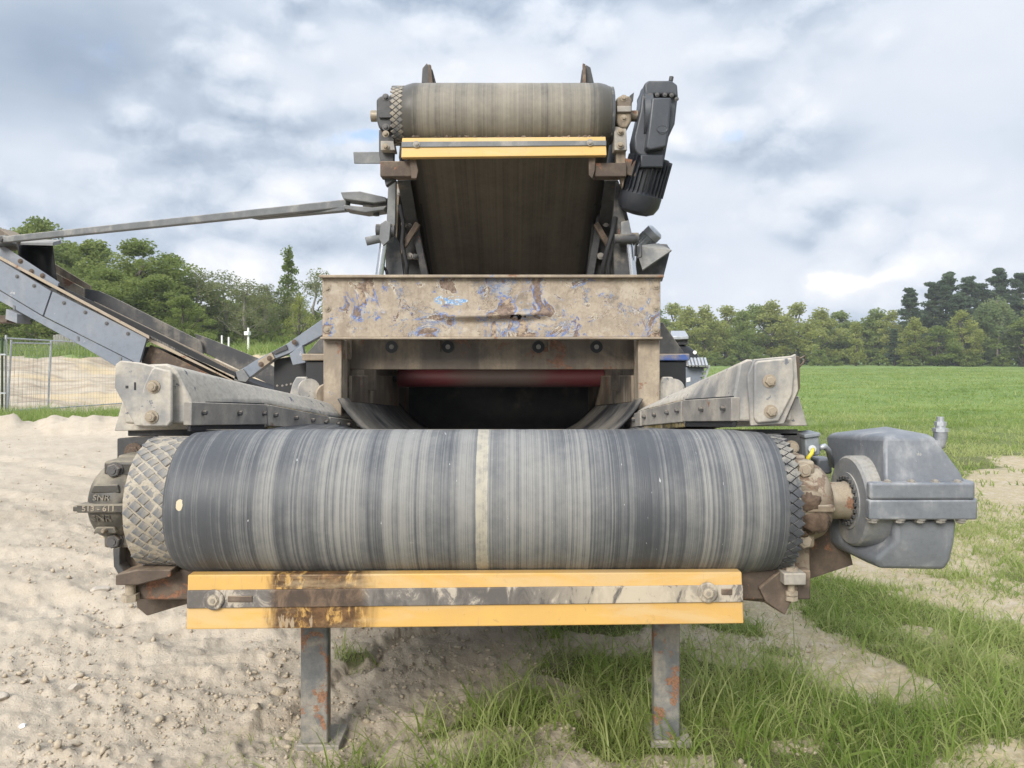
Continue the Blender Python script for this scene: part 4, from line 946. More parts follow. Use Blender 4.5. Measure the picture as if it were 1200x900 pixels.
# ------------------------------------------------------------------ upper conveyor
UC = thing('elevated_conveyor', (-.04, 6.5, 1.6), 'raised conveyor with dusty belt and short yellow scraper tipping towards the hopper', 'conveyor')
UY, UZ, UR = 4.90, 3.035, .20
ux0, ux1 = X(469, 4.71), X(718, 4.71)
UA = R(29)
def upper_belt():
    xs = np.concatenate([np.linspace(0, .02, 4)[:-1], np.linspace(.02, .98, 70), np.linspace(.98, 1, 4)[1:]]); xw = ux0 + xs * (ux1 - ux0)
    path = []; LL = 4.2
    top = []
    for t in np.linspace(1, 0, 10): path.append((UY - UR * math.sin(UA) + LL * t * math.cos(UA), UZ - UR * math.cos(UA) - LL * t * math.sin(UA), -math.sin(UA), -math.cos(UA)))
    for t in np.linspace(0, 1, 50)[1:]:
        ph = -math.pi / 2 - UA - t * math.pi; path.append((UY + UR * math.cos(ph), UZ + UR * math.sin(ph), math.cos(ph), math.sin(ph)))
    for t in np.linspace(0, 1, 10)[1:]: path.append((UY + UR * math.sin(UA) + LL * t * math.cos(UA), UZ + UR * math.cos(UA) - LL * t * math.sin(UA), math.sin(UA), math.cos(UA)))
    split = 10
    def surf(P, off):
        rows = []
        for (y, z, ny, nz_) in P:
            e = np.minimum(xw - ux0, ux1 - xw); dr = -.012 * ss(.08, 0, e) - .008 * ss(.03, 0, e) + .001 * pn(xw * 40, xw * 0 + .4)
            rows.append(np.stack([xw, y + ny * (dr - off), z + nz_ * (dr - off)], -1))
        return np.array(rows)
    def sheet(P, name, mat, label):
        so, si = surf(P, 0), surf(P, .016); nr, nx_ = so.shape[:2]; N = nr * nx_
        v = np.concatenate([so.reshape(-1, 3), si.reshape(-1, 3)]); i, j = np.meshgrid(np.arange(nr - 1), np.arange(nx_ - 1), indexing='ij'); a = i * nx_ + j
        f = [np.stack([a, a + 1, a + nx_ + 1, a + nx_], -1).reshape(-1, 4), (np.stack([a + nx_, a + nx_ + 1, a + 1, a], -1) + N).reshape(-1, 4)]
        for jj in (0, nx_ - 1):
            k = np.arange(nr - 1) * nx_ + jj; f.append(np.stack([k, k + nx_, k + nx_ + N, k + N], -1))
        me = bpy.data.meshes.new(name); fast_mesh(me, v, np.concatenate(f)); me.materials.append(mat)
        bm = bmesh.new(); bm.from_mesh(me); bmesh.ops.recalc_face_normals(bm, faces=bm.faces); bm.to_mesh(me); bm.free()
        me.polygons.foreach_set('use_smooth', np.ones(len(me.polygons), bool))
        o = bpy.data.objects.new(name, me); COL.objects.link(o); under(o, UC); o['label'] = label
    sheet(path[9:], 'belt', M['belt_up'], 'dusty grey belt wrapped over the top roller')
    sheet(path[:10], 'return_belt', M['belt_under'], 'brown underside of the returning belt')
upper_belt()
ud = B().lathe([(0, .05), (0, UR - .022), (ux1 - ux0 + .075, UR - .022), (ux1 - ux0 + .075, .05)], (ux0 - .055, UY, UZ), 64).build('drum', M['lag_dark'], UC, smooth='auto')
b = B()
for c in range(3):
    for k in range(30):
        an = 2 * math.pi * (k + .5 * (c % 2)) / 30; cx = ux0 - .050 + c * .022; pts = []
        for dr, sc_ in ((-.004, 1.0), (.006, .9)):
            rr = UR - .022 + dr
            pts.append([(cx + a * sc_, UY - rr * math.cos(an + e * sc_), UZ + rr * math.sin(an + e * sc_)) for a, e in ((-.02, 0), (0, .09), (.02, 0), (0, -.09))])
        b.loft(pts)
b.build('lagging_pattern', M['lag_tile'], ud, kind='stuff')
B().cyl((X(435.5, UY), UY, UZ), (X(760, UY), UY, UZ), .035, 20).build('shaft', M['shaft'], UC, smooth='auto')
SU = 4.70
us = B().hexa([(X(470, SU), SU, Z(184.5, SU)), (X(711, SU), SU, Z(182, SU)), (X(711, SU), SU + .05, Z(182, SU)), (X(470, SU), SU + .05, Z(184.5, SU)),
               (X(471, SU), SU + .01, Z(161, SU)), (X(710, SU), SU + .01, Z(159.5, SU)), (X(710, SU), SU + .06, Z(159.5, SU)), (X(471, SU), SU + .06, Z(161, SU))]).build('scraper', M['yellow_up'], UC, bevel=.004)
B().hexa([(X(470.5, SU), SU - .004, Z(172.5, SU)), (X(710.5, SU), SU - .004, Z(170.5, SU)), (X(710.5, SU), SU + .02, Z(170.5, SU)), (X(470.5, SU), SU + .02, Z(172.5, SU)),
          (X(470.5, SU), SU, Z(166, SU)), (X(710.5, SU), SU, Z(164.5, SU)), (X(710.5, SU), SU + .02, Z(164.5, SU)), (X(470.5, SU), SU + .02, Z(166, SU))]).build('clamp_strip', M['strut'], us, bevel=.002)
for u, v in ((488, 169), (691.5, 167)): bolt(us, W(u, v, SU - .004), r=.014, mat=M['bolt'], washer=1.5, h=.6)
b = B(); rng = random.Random(4)
for k in range(34): u = rng.uniform(474, 706); lump(b, W(u, 160.5, SU + .02), .012, .012, rng.uniform(.004, .011), k, 7, 5)
b.build('crumbs', M['brown'], us, kind='stuff')

def up_frame(s, xi):
    """one side of the raised frame; s = -1 left, +1 right; xi = inner face of the side"""
    d = Vector((0, math.cos(UA), -math.sin(UA))); nrm = Vector((0, math.sin(UA), math.cos(UA)))
    top = Vector((xi, UY, UZ)) + d * .22
    # main channel: web and two flanges
    def plank(x0, x1, h0, h1, a=.1, L=4.0):
        p = [top + d * a, top + d * L]; r = []
        for q in p: r.append([Vector((x0, q.y, q.z)) + nrm * h0, Vector((x1, q.y, q.z)) + nrm * h0, Vector((x1, q.y, q.z)) + nrm * h1, Vector((x0, q.y, q.z)) + nrm * h1])
        return B().loft(r)
    plank(xi, xi + s * .014, -.24, .26).build('side_channel', M['grime'], UC, bevel=.003)
    plank(xi - s * .07, xi + s * .0139, -.252, -.24).build('channel_flange', M['dark'], UC)
    plank(xi + s * .03, xi + s * .05, .10, .42, a=.25).build('side_board', M['black'], UC)
    plank(xi - s * .115, xi - s * .10, -.20, -.05, a=.4).build('skirt_strip', M['rubber'], UC)
    for L in (.5, 1.1, 1.7):
        c = top + d * L - nrm * .20
        B().lathe([(0, .028), (.03, .028)], (xi - s * .03, c.y, c.z), 12, (-s, 0, 0)).build('idler_cap', M['bolt_dark'], UC, smooth='auto')
    return top
up_frame(-1, X(468, 5.05)); up_frame(1, X(722, 5.05))
# left head bearing, take-up and bracket plates
BY = 4.82
bb = B().pxprism([(441, 116), (446, 112), (457, 112), (460, 116), (460, 150), (452, 152), (444, 150), (441, 140)], BY - .05, .20).build('bearing_block', M['dark'], UC, bevel=.012, seg=3)
B().pxprism([(444, 130), (459, 130), (459, 138), (444, 138)], BY - .07, .06).build('bearing_lug', M['dark'], bb, bevel=.004)
for v in (114, 149): bolt(bb, W(452, v, BY - .05), r=.015, mat=M['bolt_dark'])
B().lathe([(0, .036), (.03, .036)], (X(435, UY), UY, UZ), 20).build('shaft_end', M['shaft'], bb, smooth='auto')
B().pxprism([(446, 165), (461, 165), (463, 176), (446, 176)], BY - .06, .10).build('take_up_block', M['strip'], UC, bevel=.004)
for v in (157, 172): bolt(UC, W(452, v, BY - .07), r=.014, mat=M['bolt_tan'], h=1.3)
B().pxprism([(444, 152), (462, 152), (461, 190), (463, 210), (452, 218), (448, 200), (444, 180)], BY, .06).build('head_plate', M['dark'], UC, bevel=.004)
B().box(X(447, BY), X(487, BY), BY - .05, BY + .05, Z(209, BY), Z(191, BY)).build('scraper_tube', M['brown'], UC, bevel=.006)
B().pxprism([(480, 186), (487, 186), (490, 200), (488, 209), (482, 209)], BY - .07, .02).build('scraper_arm', M['brown'], UC, bevel=.002)
B().hexa([W(415, 192, 4.9), W(447, 192, 4.9), W(447, 192, 5.0), W(417, 192, 5.0), W(414, 178, 4.9), W(447, 178, 4.9), W(447, 178, 5.0), W(414, 178, 5.0)]).build('stub_bar', M['strut'], UC, bevel=.005)
# right head bearing
bb = B().pxprism([(722, 116), (726, 112), (738, 112), (741, 117), (740, 142), (735, 150), (727, 150), (722, 142)], BY - .05, .20).build('bearing_block', M['tan_dark'], UC, bevel=.012, seg=3)
B().pxprism([(723, 124), (740, 124), (740, 131), (723, 131)], BY - .07, .06).build('bearing_lug', M['strip'], bb, bevel=.004)
for v in (115, 138): bolt(bb, W(731, v, BY - .05), r=.014, mat=M['bolt_tan'])
B().pxprism([(720, 148), (734, 150), (735, 176), (720, 176)], BY - .04, .10).build('take_up_block', M['strip'], UC, bevel=.004)
for v in (154, 170): bolt(UC, W(727, v, BY - .05), r=.014, mat=M['bolt_tan'], h=1.2)
B().pxprism([(722, 150), (734, 150), (733, 205), (730, 220), (726, 205), (722, 190)], BY, .06).build('head_plate', M['tan_dark'], UC, bevel=.004)
B().box(X(696, BY), X(733, BY), BY - .05, BY + .05, Z(209, BY), Z(193, BY)).build('scraper_tube', M['brown'], UC, bevel=.006)
B().pxprism([(690, 183), (698, 183), (697, 200), (694, 209), (690, 205)], BY - .07, .02).build('scraper_arm', M['brown'], UC, bevel=.002)
B().pxprism([(733, 185), (745, 188), (771, 187), (773, 196), (762, 203), (742, 207), (733, 204)], BY - .02, .04).build('torque_arm', M['brown'], UC, bevel=.005)
B().pxprism([(738, 112), (743, 108), (742, 118), (739, 124)], BY, .02).build('lifting_lug', M['dark'], UC, bevel=.002)
# hood blades above the roller
B().pxprism([(494, 97), (495, 80), (500, 74), (507, 82), (511, 97)], 5.02, .015).build('hood_blade', M['dark'], UC, bevel=.002)
B().pxprism([(502, 97), (502, 75), (505, 76), (507, 97)], 4.98, .03).build('hood_rib', M['brown'], UC, bevel=.002)
B().pxprism([(680, 97), (682, 82), (687, 76), (692, 79), (696, 97)], 5.02, .015).build('hood_blade', M['dark'], UC, bevel=.002)
B().pxprism([(683, 97), (683, 74), (686, 75), (687, 97)], 4.98, .03).build('hood_rib', M['brown'], UC, bevel=.002)
# gear motor of the raised conveyor
g0 = W(772, 116, 4.80)
def gprism(px, Y, th, name, parent, mat=M['gear_up'], bevel=.012): return B().pxprism(px, Y, th).build(name, mat, parent, bevel=bevel, seg=3)
ug = gprism([(756, 100), (762, 95), (788, 95), (794, 101), (794, 118), (791, 145), (784, 160), (778, 192), (757, 193), (744, 175), (743, 160), (750, 130), (752, 112)], 4.78, .20, 'gearbox', UC)
ug['label'] = 'dark grey gearbox standing on end beside the raised roller'
gprism([(755, 98), (760, 94), (787, 94), (794, 99), (795, 114), (788, 110.5), (764, 110.5), (756, 116)], 4.74, .30, 'gear_case_top', ug)
gprism([(764, 114), (787, 114), (784, 150), (781, 172), (762, 176), (757, 173), (760, 150)], 4.70, .12, 'gear_cover', ug)
B().lathe([(0, .046), (0, .17), (.05, .175), (.06, .16)], (X(751, 4.88), 4.88, Z(137, 4.88)), 40).build('output_flange', M['gear_up'], ug, smooth='auto')
b = B(); b.lathe([(0, .032), (.004, .032)], W(776, 151, 4.699), 24, (0, -1, 0)); eo = b.build('cast_emblem', M['gear_up'], ug, smooth='auto'); eo.scale = (1, 1, 1)
B().tube([W(776 + 6 * math.cos(a), 151 + 4 * math.sin(a), 4.695) for a in (2 * math.pi * k / 20 for k in range(21))], .003, 6).build('emblem_ring', M['gear_up'], ug)
for u, v in ((756, 115), (762, 111.5), (770, 111), (779, 111), (787, 111.5), (793, 116)): bolt(ug, W(u, v, 4.738), r=.009, mat=M['bolt_dark'], h=.6)
B().cyl(W(786, 95, 4.85), W(787, 90, 4.85), .014, 8).build('breather_cap', M['dark'], ug, smooth='auto')
mc0, mc1 = W(763, 184, 4.86), W(750, 232, 4.92)
ax = (mc1 - mc0).normalized()
um = B().lathe([(0, .118), (.22, .120), (.24, .136), (.30, .134), (.345, .112), (.365, .07), (.37, .02)], mc0, 40, ax).build('motor', M['motor'], UC, smooth='auto')
b = B(); q = Vector((1, 0, 0)).rotation_difference(ax)
for k in range(30):
    a = 2 * math.pi * k / 30
    e1, e2 = q @ Vector((0, math.cos(a), math.sin(a))), q @ Vector((0, -math.sin(a), math.cos(a)))
    r_ = []
    for t in (.01, .235): r_.append([mc0 + ax * t + e1 * rr + e2 * ww for rr, ww in ((.114, -.003), (.142, -.002), (.142, .002), (.114, .003))])
    b.loft(r_)
b.build('cooling_fins', M['motor'], um)
B().box(mc0.x - .09, mc0.x + .05, 4.72, 4.80, mc0.z - .10, mc0.z - .02).build('terminal_box', M['motor'], um, bevel=.008)
# lift rams and their pins
for (u0, v0, u1, v1, Y) in ((452, 268, 438, 330, 4.95), (737, 278, 747, 330, 4.95)):
    rm = B().cyl(W(u0, v0, Y), W(u1, v1 + 40, Y), .026, 20).build('lift_ram', M['chrome'], UC, smooth='auto')
    B().cyl(W(u0, v0 + 2, Y) - Vector((.06, 0, 0)), W(u0, v0 + 2, Y) + Vector((.06, 0, 0)), .04, 18).build('ram_eye', M['dark'], rm, smooth='auto')
B().cyl(W(429, 283, 4.93), W(447, 279, 4.95), .028, 16).build('ram_pin', M['strut'], UC, smooth='auto')
B().pxprism([(446, 262), (452, 258), (458, 262), (456, 282), (449, 288), (444, 280)], 4.90, .03).build('ram_bracket', M['strut'], UC, bevel=.004)
B().pxprism([(455, 212), (464, 210), (463, 262), (458, 284), (453, 262)], 5.0, .05).build('frame_upright', M['strut'], UC, bevel=.004)
B().pxprism([(722, 212), (731, 222), (732, 256), (738, 270), (738, 326), (720, 326), (718, 260)], 5.0, .05).build('frame_upright', M['dark'], UC, bevel=.004)
B().pxprism([(728, 260), (737, 258), (741, 276), (740, 284), (733, 284), (728, 276)], 4.90, .03).build('ram_bracket', M['strut'], UC, bevel=.004)
B().cyl(W(720, 280, 4.9), W(744, 280, 4.9), .03, 16).build('ram_pin', M['dark'], UC, smooth='auto')
B().pxprism([(455, 262), (468, 285), (474, 330), (452, 330)], 5.08, .04).build('side_gusset', M['dark'], UC, bevel=.003)
B().tube([W(721, 255, 5.0), W(717, 275, 4.95), W(711, 295, 4.95), W(707, 312, 5.0), W(707, 335, 5.05)], .016, 10).build('hydraulic_hose', M['rubber'], UC, smooth=True)
B().tube([W(447, 318, 5.0), W(450, 313, 4.98), W(453, 318, 4.98), W(455, 332, 5.0)], .010, 8).build('hydraulic_hose', M['rubber'], UC, smooth=True)
B().tube([W(745, 300, 4.9), W(745, 284, 4.9), W(751, 286, 4.9), W(751, 301, 4.9), W(747, 302, 4.9)], .009, 8).build('grab_handle', M['dark'], UC, smooth=True)
B().pxprism([(464, 212), (482, 212), (500, 332), (452, 332), (452, 297), (461, 262)], 5.55, .03).build('side_plate', M['grime'], UC, bevel=.003)
B().pxprism([(700, 212), (725, 212), (738, 262), (739, 332), (686, 332)], 5.55, .03).build('side_plate', M['grime'], UC, bevel=.003)
for s_, pts_ in ((-1, [(470, 225), (476, 262), (482, 300)]), (1, [(716, 228), (712, 262), (706, 300)])):
    for u, v in pts_:
        B().pxprism([(u - 6, v - 3), (u + 7, v - 2), (u + 7, v + 3), (u - 6, v + 2)], 5.46, .08).build('frame_bracket', M['tan_dark'], UC, bevel=.003)
        bolt(UC, W(u - 2, v, 5.458), r=.016, mat=M['bolt']); bolt(UC, W(u + 4, v + .5, 5.458), r=.013, mat=M['bolt_dark'])
    k0 = -s_
    B().bar(W(476 if s_ < 0 else 710, 214, 5.5), W(500 if s_ < 0 else 690, 332, 5.5), .05, .05).build('edge_angle', M['dark'], UC, bevel=.004)
    B().bar(W(464 if s_ < 0 else 722, 216, 5.48), W(458 if s_ < 0 else 728, 330, 5.48), .035, .06).build('edge_angle', M['tan_dark'], UC, bevel=.004)
    B().bar(W(466 if s_ < 0 else 720, 300, 5.44), W(490 if s_ < 0 else 698, 262, 5.44), .04, .04).build('brace', M['brown'], UC, bevel=.004)
    B().tube([W((468 if s_ < 0 else 722) + a_ * k0, v_, 5.40) for a_, v_ in ((0, 240), (5, 262), (3, 285), (9, 310), (8, 334))], .014, 8).build('hydraulic_hose', M['rubber'], UC, smooth=True)
# small drive box and pale motor beside the raised conveyor
bx = B().hexa([W(744, 330, 5.15), W(776, 330, 5.15), W(776, 330, 5.5), W(744, 330, 5.5), W(746, 289, 5.15), W(786, 292, 5.15), W(782, 286, 5.5), W(750, 285, 5.5)]).build('drive_box', M['dark'], UC, bevel=.006)
B().add([W(744, 288, 5.05), W(772, 285, 5.2), W(787, 293, 5.05), W(753, 316, 4.98), W(744, 289.5, 5.06), W(772, 286.5, 5.21), W(787, 294.5, 5.06), W(753, 317.5, 4.99)], [(0, 1, 2, 3), (4, 7, 6, 5), (0, 4, 5, 1), (1, 5, 6, 2), (2, 6, 7, 3), (3, 7, 4, 0)]).build('box_lid', M['strut'], bx)
m0, m1 = W(752, 287, 5.3), W(771, 268, 5.25); ax = (m1 - m0).normalized()
pm = B().lathe([(0, .052), (.075, .055), (.08, .062), (.125, .062), (.14, .045)], m0, 28, ax).build('small_motor', M['galv'], UC, smooth='auto')
b = B(); q = Vector((1, 0, 0)).rotation_difference(ax)
for k in range(20):
    a = 2 * math.pi * k / 20; e1, e2 = q @ Vector((0, math.cos(a), math.sin(a))), q @ Vector((0, -math.sin(a), math.cos(a)))
    b.loft([[m0 + ax * t + e1 * rr + e2 * ww for rr, ww in ((.05, -.002), (.063, -.002), (.063, .002), (.05, .002))] for t in (0, .075)])
b.build('cooling_fins', M['galv'], pm)

# ------------------------------------------------------------------ side conveyor on the left and its stay
SD = thing('side_conveyor', (-4.0, 7.5, .5), 'blue-grey side conveyor rising to the left behind the front roller', 'conveyor')
Yn, Yf_ = 7.2, 7.95
EX = -160
def slp(u): return 305 + (u - 0) * .535   # rows along the rising top edge
# near side: two upper panels, lower lip, folded edge
B().pxprism([(EX, slp(EX)), (-6, slp(-6)), (0, 305), (60, 341), (50, 370), (0, 340), (EX, 340 + EX * .535)], Yn, .03).build('side_panel', M['panel'], SD, bevel=.004)
B().pxprism([(61.5, 341.5), (172, 396), (163, 427), (51.5, 370.5)], Yn, .03).build('side_panel', M['panel'], SD, bevel=.004)
B().pxprism([(EX, 341 + EX * .535), (0, 341), (50, 371), (164, 428), (190, 446), (165, 446), (135, 429), (100, 408), (0, 353), (EX, 353 + EX * .535)], Yn + .012, .03).build('lower_panel', M['panel'], SD, bevel=.004)
B().hexa([W(EX, slp(EX) - 1, Yn - .03), W(175, 397.5, Yn - .03), W(175, 397.5, Yn + .05), W(EX, slp(EX) - 1, Yn + .05), W(EX, slp(EX) - 5, Yn - .03), W(175, 393.5, Yn - .03), W(175, 393.5, Yn + .05), W(EX, slp(EX) - 5, Yn + .05)]).build('panel_edge', M['panel_edge'], SD, bevel=.004)
B().pxprism([(-8, 286), (5, 289), (69, 331), (66, 340), (0, 303), (-8, 298)], Yn + .06, .02).build('upper_board', M['panel'], SD, bevel=.003)
for u, v in ((24, 306), (37, 318), (50, 323)): bolt(SD, W(u, v, Yn + .058), r=.016, mat=M['brown'], h=.4)
B().pxprism([(-30, 268), (-4, 266), (12, 276), (12, 288), (-30, 290)], Yn + .3, .3).build('head_guard', M['tan_dark'], SD, bevel=.006)
B().pxprism([(7, 362), (20, 368), (20, 379), (6, 374)], Yn - .04, .2).build('return_bracket', M['panel'], SD, bevel=.004)
B().pxprism([(-40, 366), (8, 370), (8, 378), (-40, 378)], Yn + .1, .2).build('return_roller_guard', M['brown'], SD, bevel=.004)
for u, v in ((20, 322), (40, 333), (75, 353), (100, 364), (125, 377), (150, 389)): bolt(SD, W(u, v + 2, Yn - .002), r=.012, mat=M['bolt_dark'], h=.4)
for u in (15, 90, 140): B().pxprism([(u, 350 + (u - 0) * .485), (u + 2.2, 351 + u * .485), (u + 2.2, 356 + u * .485), (u, 355 + u * .485)], Yn + .004, .02).build('weld_tab', M['strut'], SD)
# belt in its trough
bpts = [[W(u, v + dv, Y) for (Y, dv) in ((Yn + .05, 2), (Yn + .25, 6), (Yn + .5, 6), (Yf_ - .02, -6), (Yf_ - .02, -3), (Yn + .5, 9), (Yn + .25, 9), (Yn + .05, 5))] for u, v in ((EX, 340 + (EX - 67) * .52), (67, 340), (180, 393), (272, 440), (330, 470))]
B().loft(bpts).build('belt', M['belt_dark'], SD)
B().pxprism([(66, 333), (180, 388), (276, 437), (276, 443), (180, 396), (66, 342)], Yn + .12, .02).build('near_skirt', M['rubber'], SD, bevel=.002)
# far skirt boards
B().pxprism([(62, 308), (106, 335), (106, 341), (64, 320)], Yf_, .02).build('skirt_board', M['tan_dark'], SD, bevel=.002)
B().pxprism([(58, 316), (98, 338), (98, 350), (62, 334)], Yf_ - .05, .02).build('skirt_board', M['tan'], SD, bevel=.002)
B().pxprism([(97, 337.5), (116, 341), (140, 352), (180, 372), (234, 399), (236, 404), (240, 425), (100, 352)], Yf_ - .03, .02).build('skirt_board', M['skirt'], SD, bevel=.002)
B().pxprism([(228, 391), (240, 395), (303, 420), (340, 440), (340, 462), (236, 412)], Yf_ + .03, .02).build('skirt_board', M['skirt'], SD, bevel=.002)
B().pxprism([(110, 353), (200, 397), (278, 434), (278, 440), (196, 402), (108, 358)], Yf_ - .06, .02).build('clamp_rail', M['tan'], SD, bevel=.002)
# near rail of the lower section, dark opening below it
B().hexa([W(174, 400, Yn + .05), W(275, 448, Yn + .05), W(275, 448, Yn + .2), W(174, 400, Yn + .2), W(174, 396, Yn + .05), W(275, 441, Yn + .05), W(275, 441, Yn + .2), W(174, 396, Yn + .2)]).build('near_rail', M['panel_edge'], SD, bevel=.004)
B().pxprism([(176, 404), (262, 447), (240, 452), (168, 452), (166, 428)], Yn + .12, .02).build('rail_web', M['brown'], SD, bevel=.003)
B().pxprism([(168, 406), (262, 436), (335, 462), (335, 480), (160, 470)], Yn + .3, .3).build('opening_fill', M['black'], SD)  # black block fills the opening, its shade put into the colour
# rubber curtain and lid at the transfer point
rings = []
for v in (286, 300, 318, 336):
    rings.append([W(20 + t * 42 + (v - 286) * .12, v + t * 2, Yn + .25 + .25 * math.sin(t * 3.1)) for t in np.linspace(0, 1, 10)])
o = B().loft(rings, cap=False, closed=False).build('rubber_curtain', M['rubber'], SD, smooth=True); o.modifiers.new('thick', 'SOLIDIFY').thickness = .012
B().hexa([W(24, 287, Yn + .1), W(62, 288, Yn + .1), W(72, 286, Yn + .5), W(28, 285, Yn + .5), W(24, 284, Yn + .1), W(62, 284, Yn + .1), W(72, 281, Yn + .5), W(28, 280, Yn + .5)]).build('lid_plate', M['strut'], SD, bevel=.003)
# long stay from the side conveyor to the raised conveyor
B().bar(W(-60, 288, 7.6), W(408, 239, 5.35), .058, .058).build('stay_bar', M['strut'], SD, bevel=.008, label='long thin steel stay reaching across the sky')
B().bar(W(300, 255, 5.9), W(408, 245, 5.35), .07, .03).build('stay_stiffener', M['strut'], SD, bevel=.003)
b = B(); b.pxprism([(399, 225), (422, 224), (452, 231), (453, 236), (438, 238), (402, 233)], 5.26, .16); b.build('stay_fork', M['strut'], SD, bevel=.006)
b = B(); b.pxprism([(402, 240), (436, 243), (453, 241), (450, 246), (428, 249), (404, 245)], 5.26, .16); b.build('stay_fork', M['strut'], SD, bevel=.006)
B().pxprism([(425, 234), (456, 232), (456, 242), (425, 243)], 5.30, .06).build('stay_lug', M['dark'], SD, bevel=.003)
B().cyl(W(441, 246, 5.33), W(441, 253, 5.33), .022, 10).build('stay_pin', M['dark'], SD, smooth='auto')
B().pxprism([(-12, 278), (6, 275), (8, 284), (-10, 288)], 7.15, .15).build('stay_socket', M['strut'], SD, bevel=.006)
bolt(SD, W(2, 281, 7.148), r=.02, mat=M['dark'])

# ------------------------------------------------------------------ machine body behind the hopper
MB = thing('screening_machine', (-.1, 7.0, 0), 'dark machine body behind the hopper with a blue and tan rim', 'machine')
Ym = 5.75
mx0, mx1 = X(358, Ym), X(804, Ym)
for x0, x1 in ((mx0, -.93), (.73, mx1)):
    B().box(x0, x1, Ym, 9.5, .75, Z(423, Ym)).build('body_panel', M['black'], MB, bevel=.01)
    B().box(x0 - .02, x1 + .02, Ym - .03, 9.5, Z(423, Ym) + .003, Z(414.5, Ym)).build('rim', M['bluerim'] if x0 > 0 else M['tan'], MB, bevel=.008)
B().prism([(mx1 - .01, Z(414.4, Ym)), (X(776, Ym) - .2, Z(414.4, Ym)), (X(776, Ym) - .2, Z(372, Ym)), (X(777, Ym), Z(378, Ym))], Ym, 9.2).build('sloped_wall', M['skirt'], MB, bevel=.005)
B().prism([(mx0 + .01, Z(414.4, Ym)), (X(376, Ym) + .2, Z(414.4, Ym)), (X(376, Ym) + .2, Z(390, Ym)), (X(374, Ym), Z(397, Ym))], Ym, 9.2).build('sloped_wall', M['skirt'], MB, bevel=.005)
B().pxprism([(321, 421), (358, 415), (360, 470), (321, 470)], 6.15, 1.0).build('chute_box', M['black'], MB, bevel=.004)
for u, v in ((325, 452), (331, 452), (336, 451), (341, 450)): bolt(MB, W(u, v, 6.148), r=.006, mat=M['bolt'])
# chute arm that feeds the side conveyor
ca = B().pxprism([(379, 373), (336, 403), (319, 412), (300, 422), (276, 437), (283, 442), (292, 443), (321, 421), (339, 414), (379, 392)], 6.05, .10).build('chute_arm', M['panel'], MB, bevel=.004)
B().pxprism([(339, 415), (354, 404), (358, 425), (343, 428)], 6.0, .06).build('chute_bracket', M['panel'], MB, bevel=.004)
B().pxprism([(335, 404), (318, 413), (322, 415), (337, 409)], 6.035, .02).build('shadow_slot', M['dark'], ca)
B().pxprism([(302, 423), (318, 413), (322, 420), (306, 432)], 6.03, .02).build('worn_patch_plate', M['tan'], ca, bevel=.002)
B().pxprism([(276, 436), (284, 432), (292, 443), (288, 448), (279, 446)], 6.02, .04).build('arm_foot', M['strut'], ca, bevel=.003)
for u, v in ((316, 420), (306, 427), (345, 401)): bolt(MB, W(u, v, 6.028), r=.014, mat=M['brown'], h=.4)
# undercarriage out of sight but holding the parts up
for xx in (-1.1, .95):
    B().xprism([(6.0, .02), (10.0, .02), (10.5, .35), (10.0, .68), (6.0, .68), (5.7, .35)], xx - .2, xx + .2).build('crawler_track', M['black'], MB, bevel=.03)
B().box(-.9, .7, 6.4, 9.4, .85, 1.6).build('engine_housing', M['dark'], MB, bevel=.01)

# second machine farther back, right of the hopper
CR = thing('mobile_crusher', (2.7, 13.0, 0), 'dark mobile machine with grey roof and barred guard behind the hopper', 'machine')
Yc = 12.0
B().pxprism([(786, 398), (800, 398), (806, 397), (806, 404), (786, 404)], Yc, 2.0).build('roof_side', M['dark'], CR, bevel=.01)
B().hexa([W(786, 398, Yc - .1), W(807, 397.5, Yc - .1), W(803, 389, Yc + 1.8), W(786, 389, Yc + 1.8), W(786, 394, Yc - .1), W(807, 393.5, Yc - .1), W(803, 387.6, Yc + 1.8), W(786, 387.6, Yc + 1.8)]).build('roof', M['galv'], CR, bevel=.01)
B().pxprism([(780, 404), (800, 403.5), (808, 406), (816, 412), (821, 420), (820, 440), (780, 440)], Yc + .05, 2.0).build('hood', M['motor'], CR, bevel=.04)
B().lathe([(0, .03), (.02, .03)], W(814, 413, Yc + .04), 12, (0, -1, 0)).build('lamp', M['white'], CR, smooth='auto')
B().hexa([W(804, 429, Yc - .25), W(828, 429, Yc - .25), W(830, 427, Yc + .4), W(804, 427, Yc + .4), W(805, 421, Yc), W(822, 419, Yc), W(824, 418.5, Yc + .4), W(805, 420, Yc + .4)]).build('sloped_guard', M['strut'], CR, bevel=.01)
b = B()
for k in range(6):
    u = 807 + k * 4.0; B().bar(W(u - 1, 420, Yc - .06), W(u + 1.5, 429, Yc - .30), .03, .03).build('guard_bar', M['galv'], CR)
B().pxprism([(780, 431), (826, 430), (823, 445), (818, 456), (780, 456)], Yc - .1, 1.8).build('engine_door', M['panel'], CR, bevel=.02)
B().pxprism([(804.5, 443), (809, 442), (809, 447), (804.5, 448)], Yc - .11, .02).build('sticker', M['white'], CR)
for k in range(5):
    B().bar(W(829 - k * 1.3, 430 + k * 5, Yc - .2), W(824 - k * 1.5, 431 + k * 5, Yc - .1), .025, .025).build('guard_bar', M['galv'], CR)
B().bar(W(831, 428, Yc - .2), W(822, 456, Yc - .2), .03, .03).build('guard_frame', M['galv'], CR)
B().box(2.25, 2.95, 12.0, 14.5, .04, 1.1).build('undercarriage', M['black'], CR, bevel=.05)

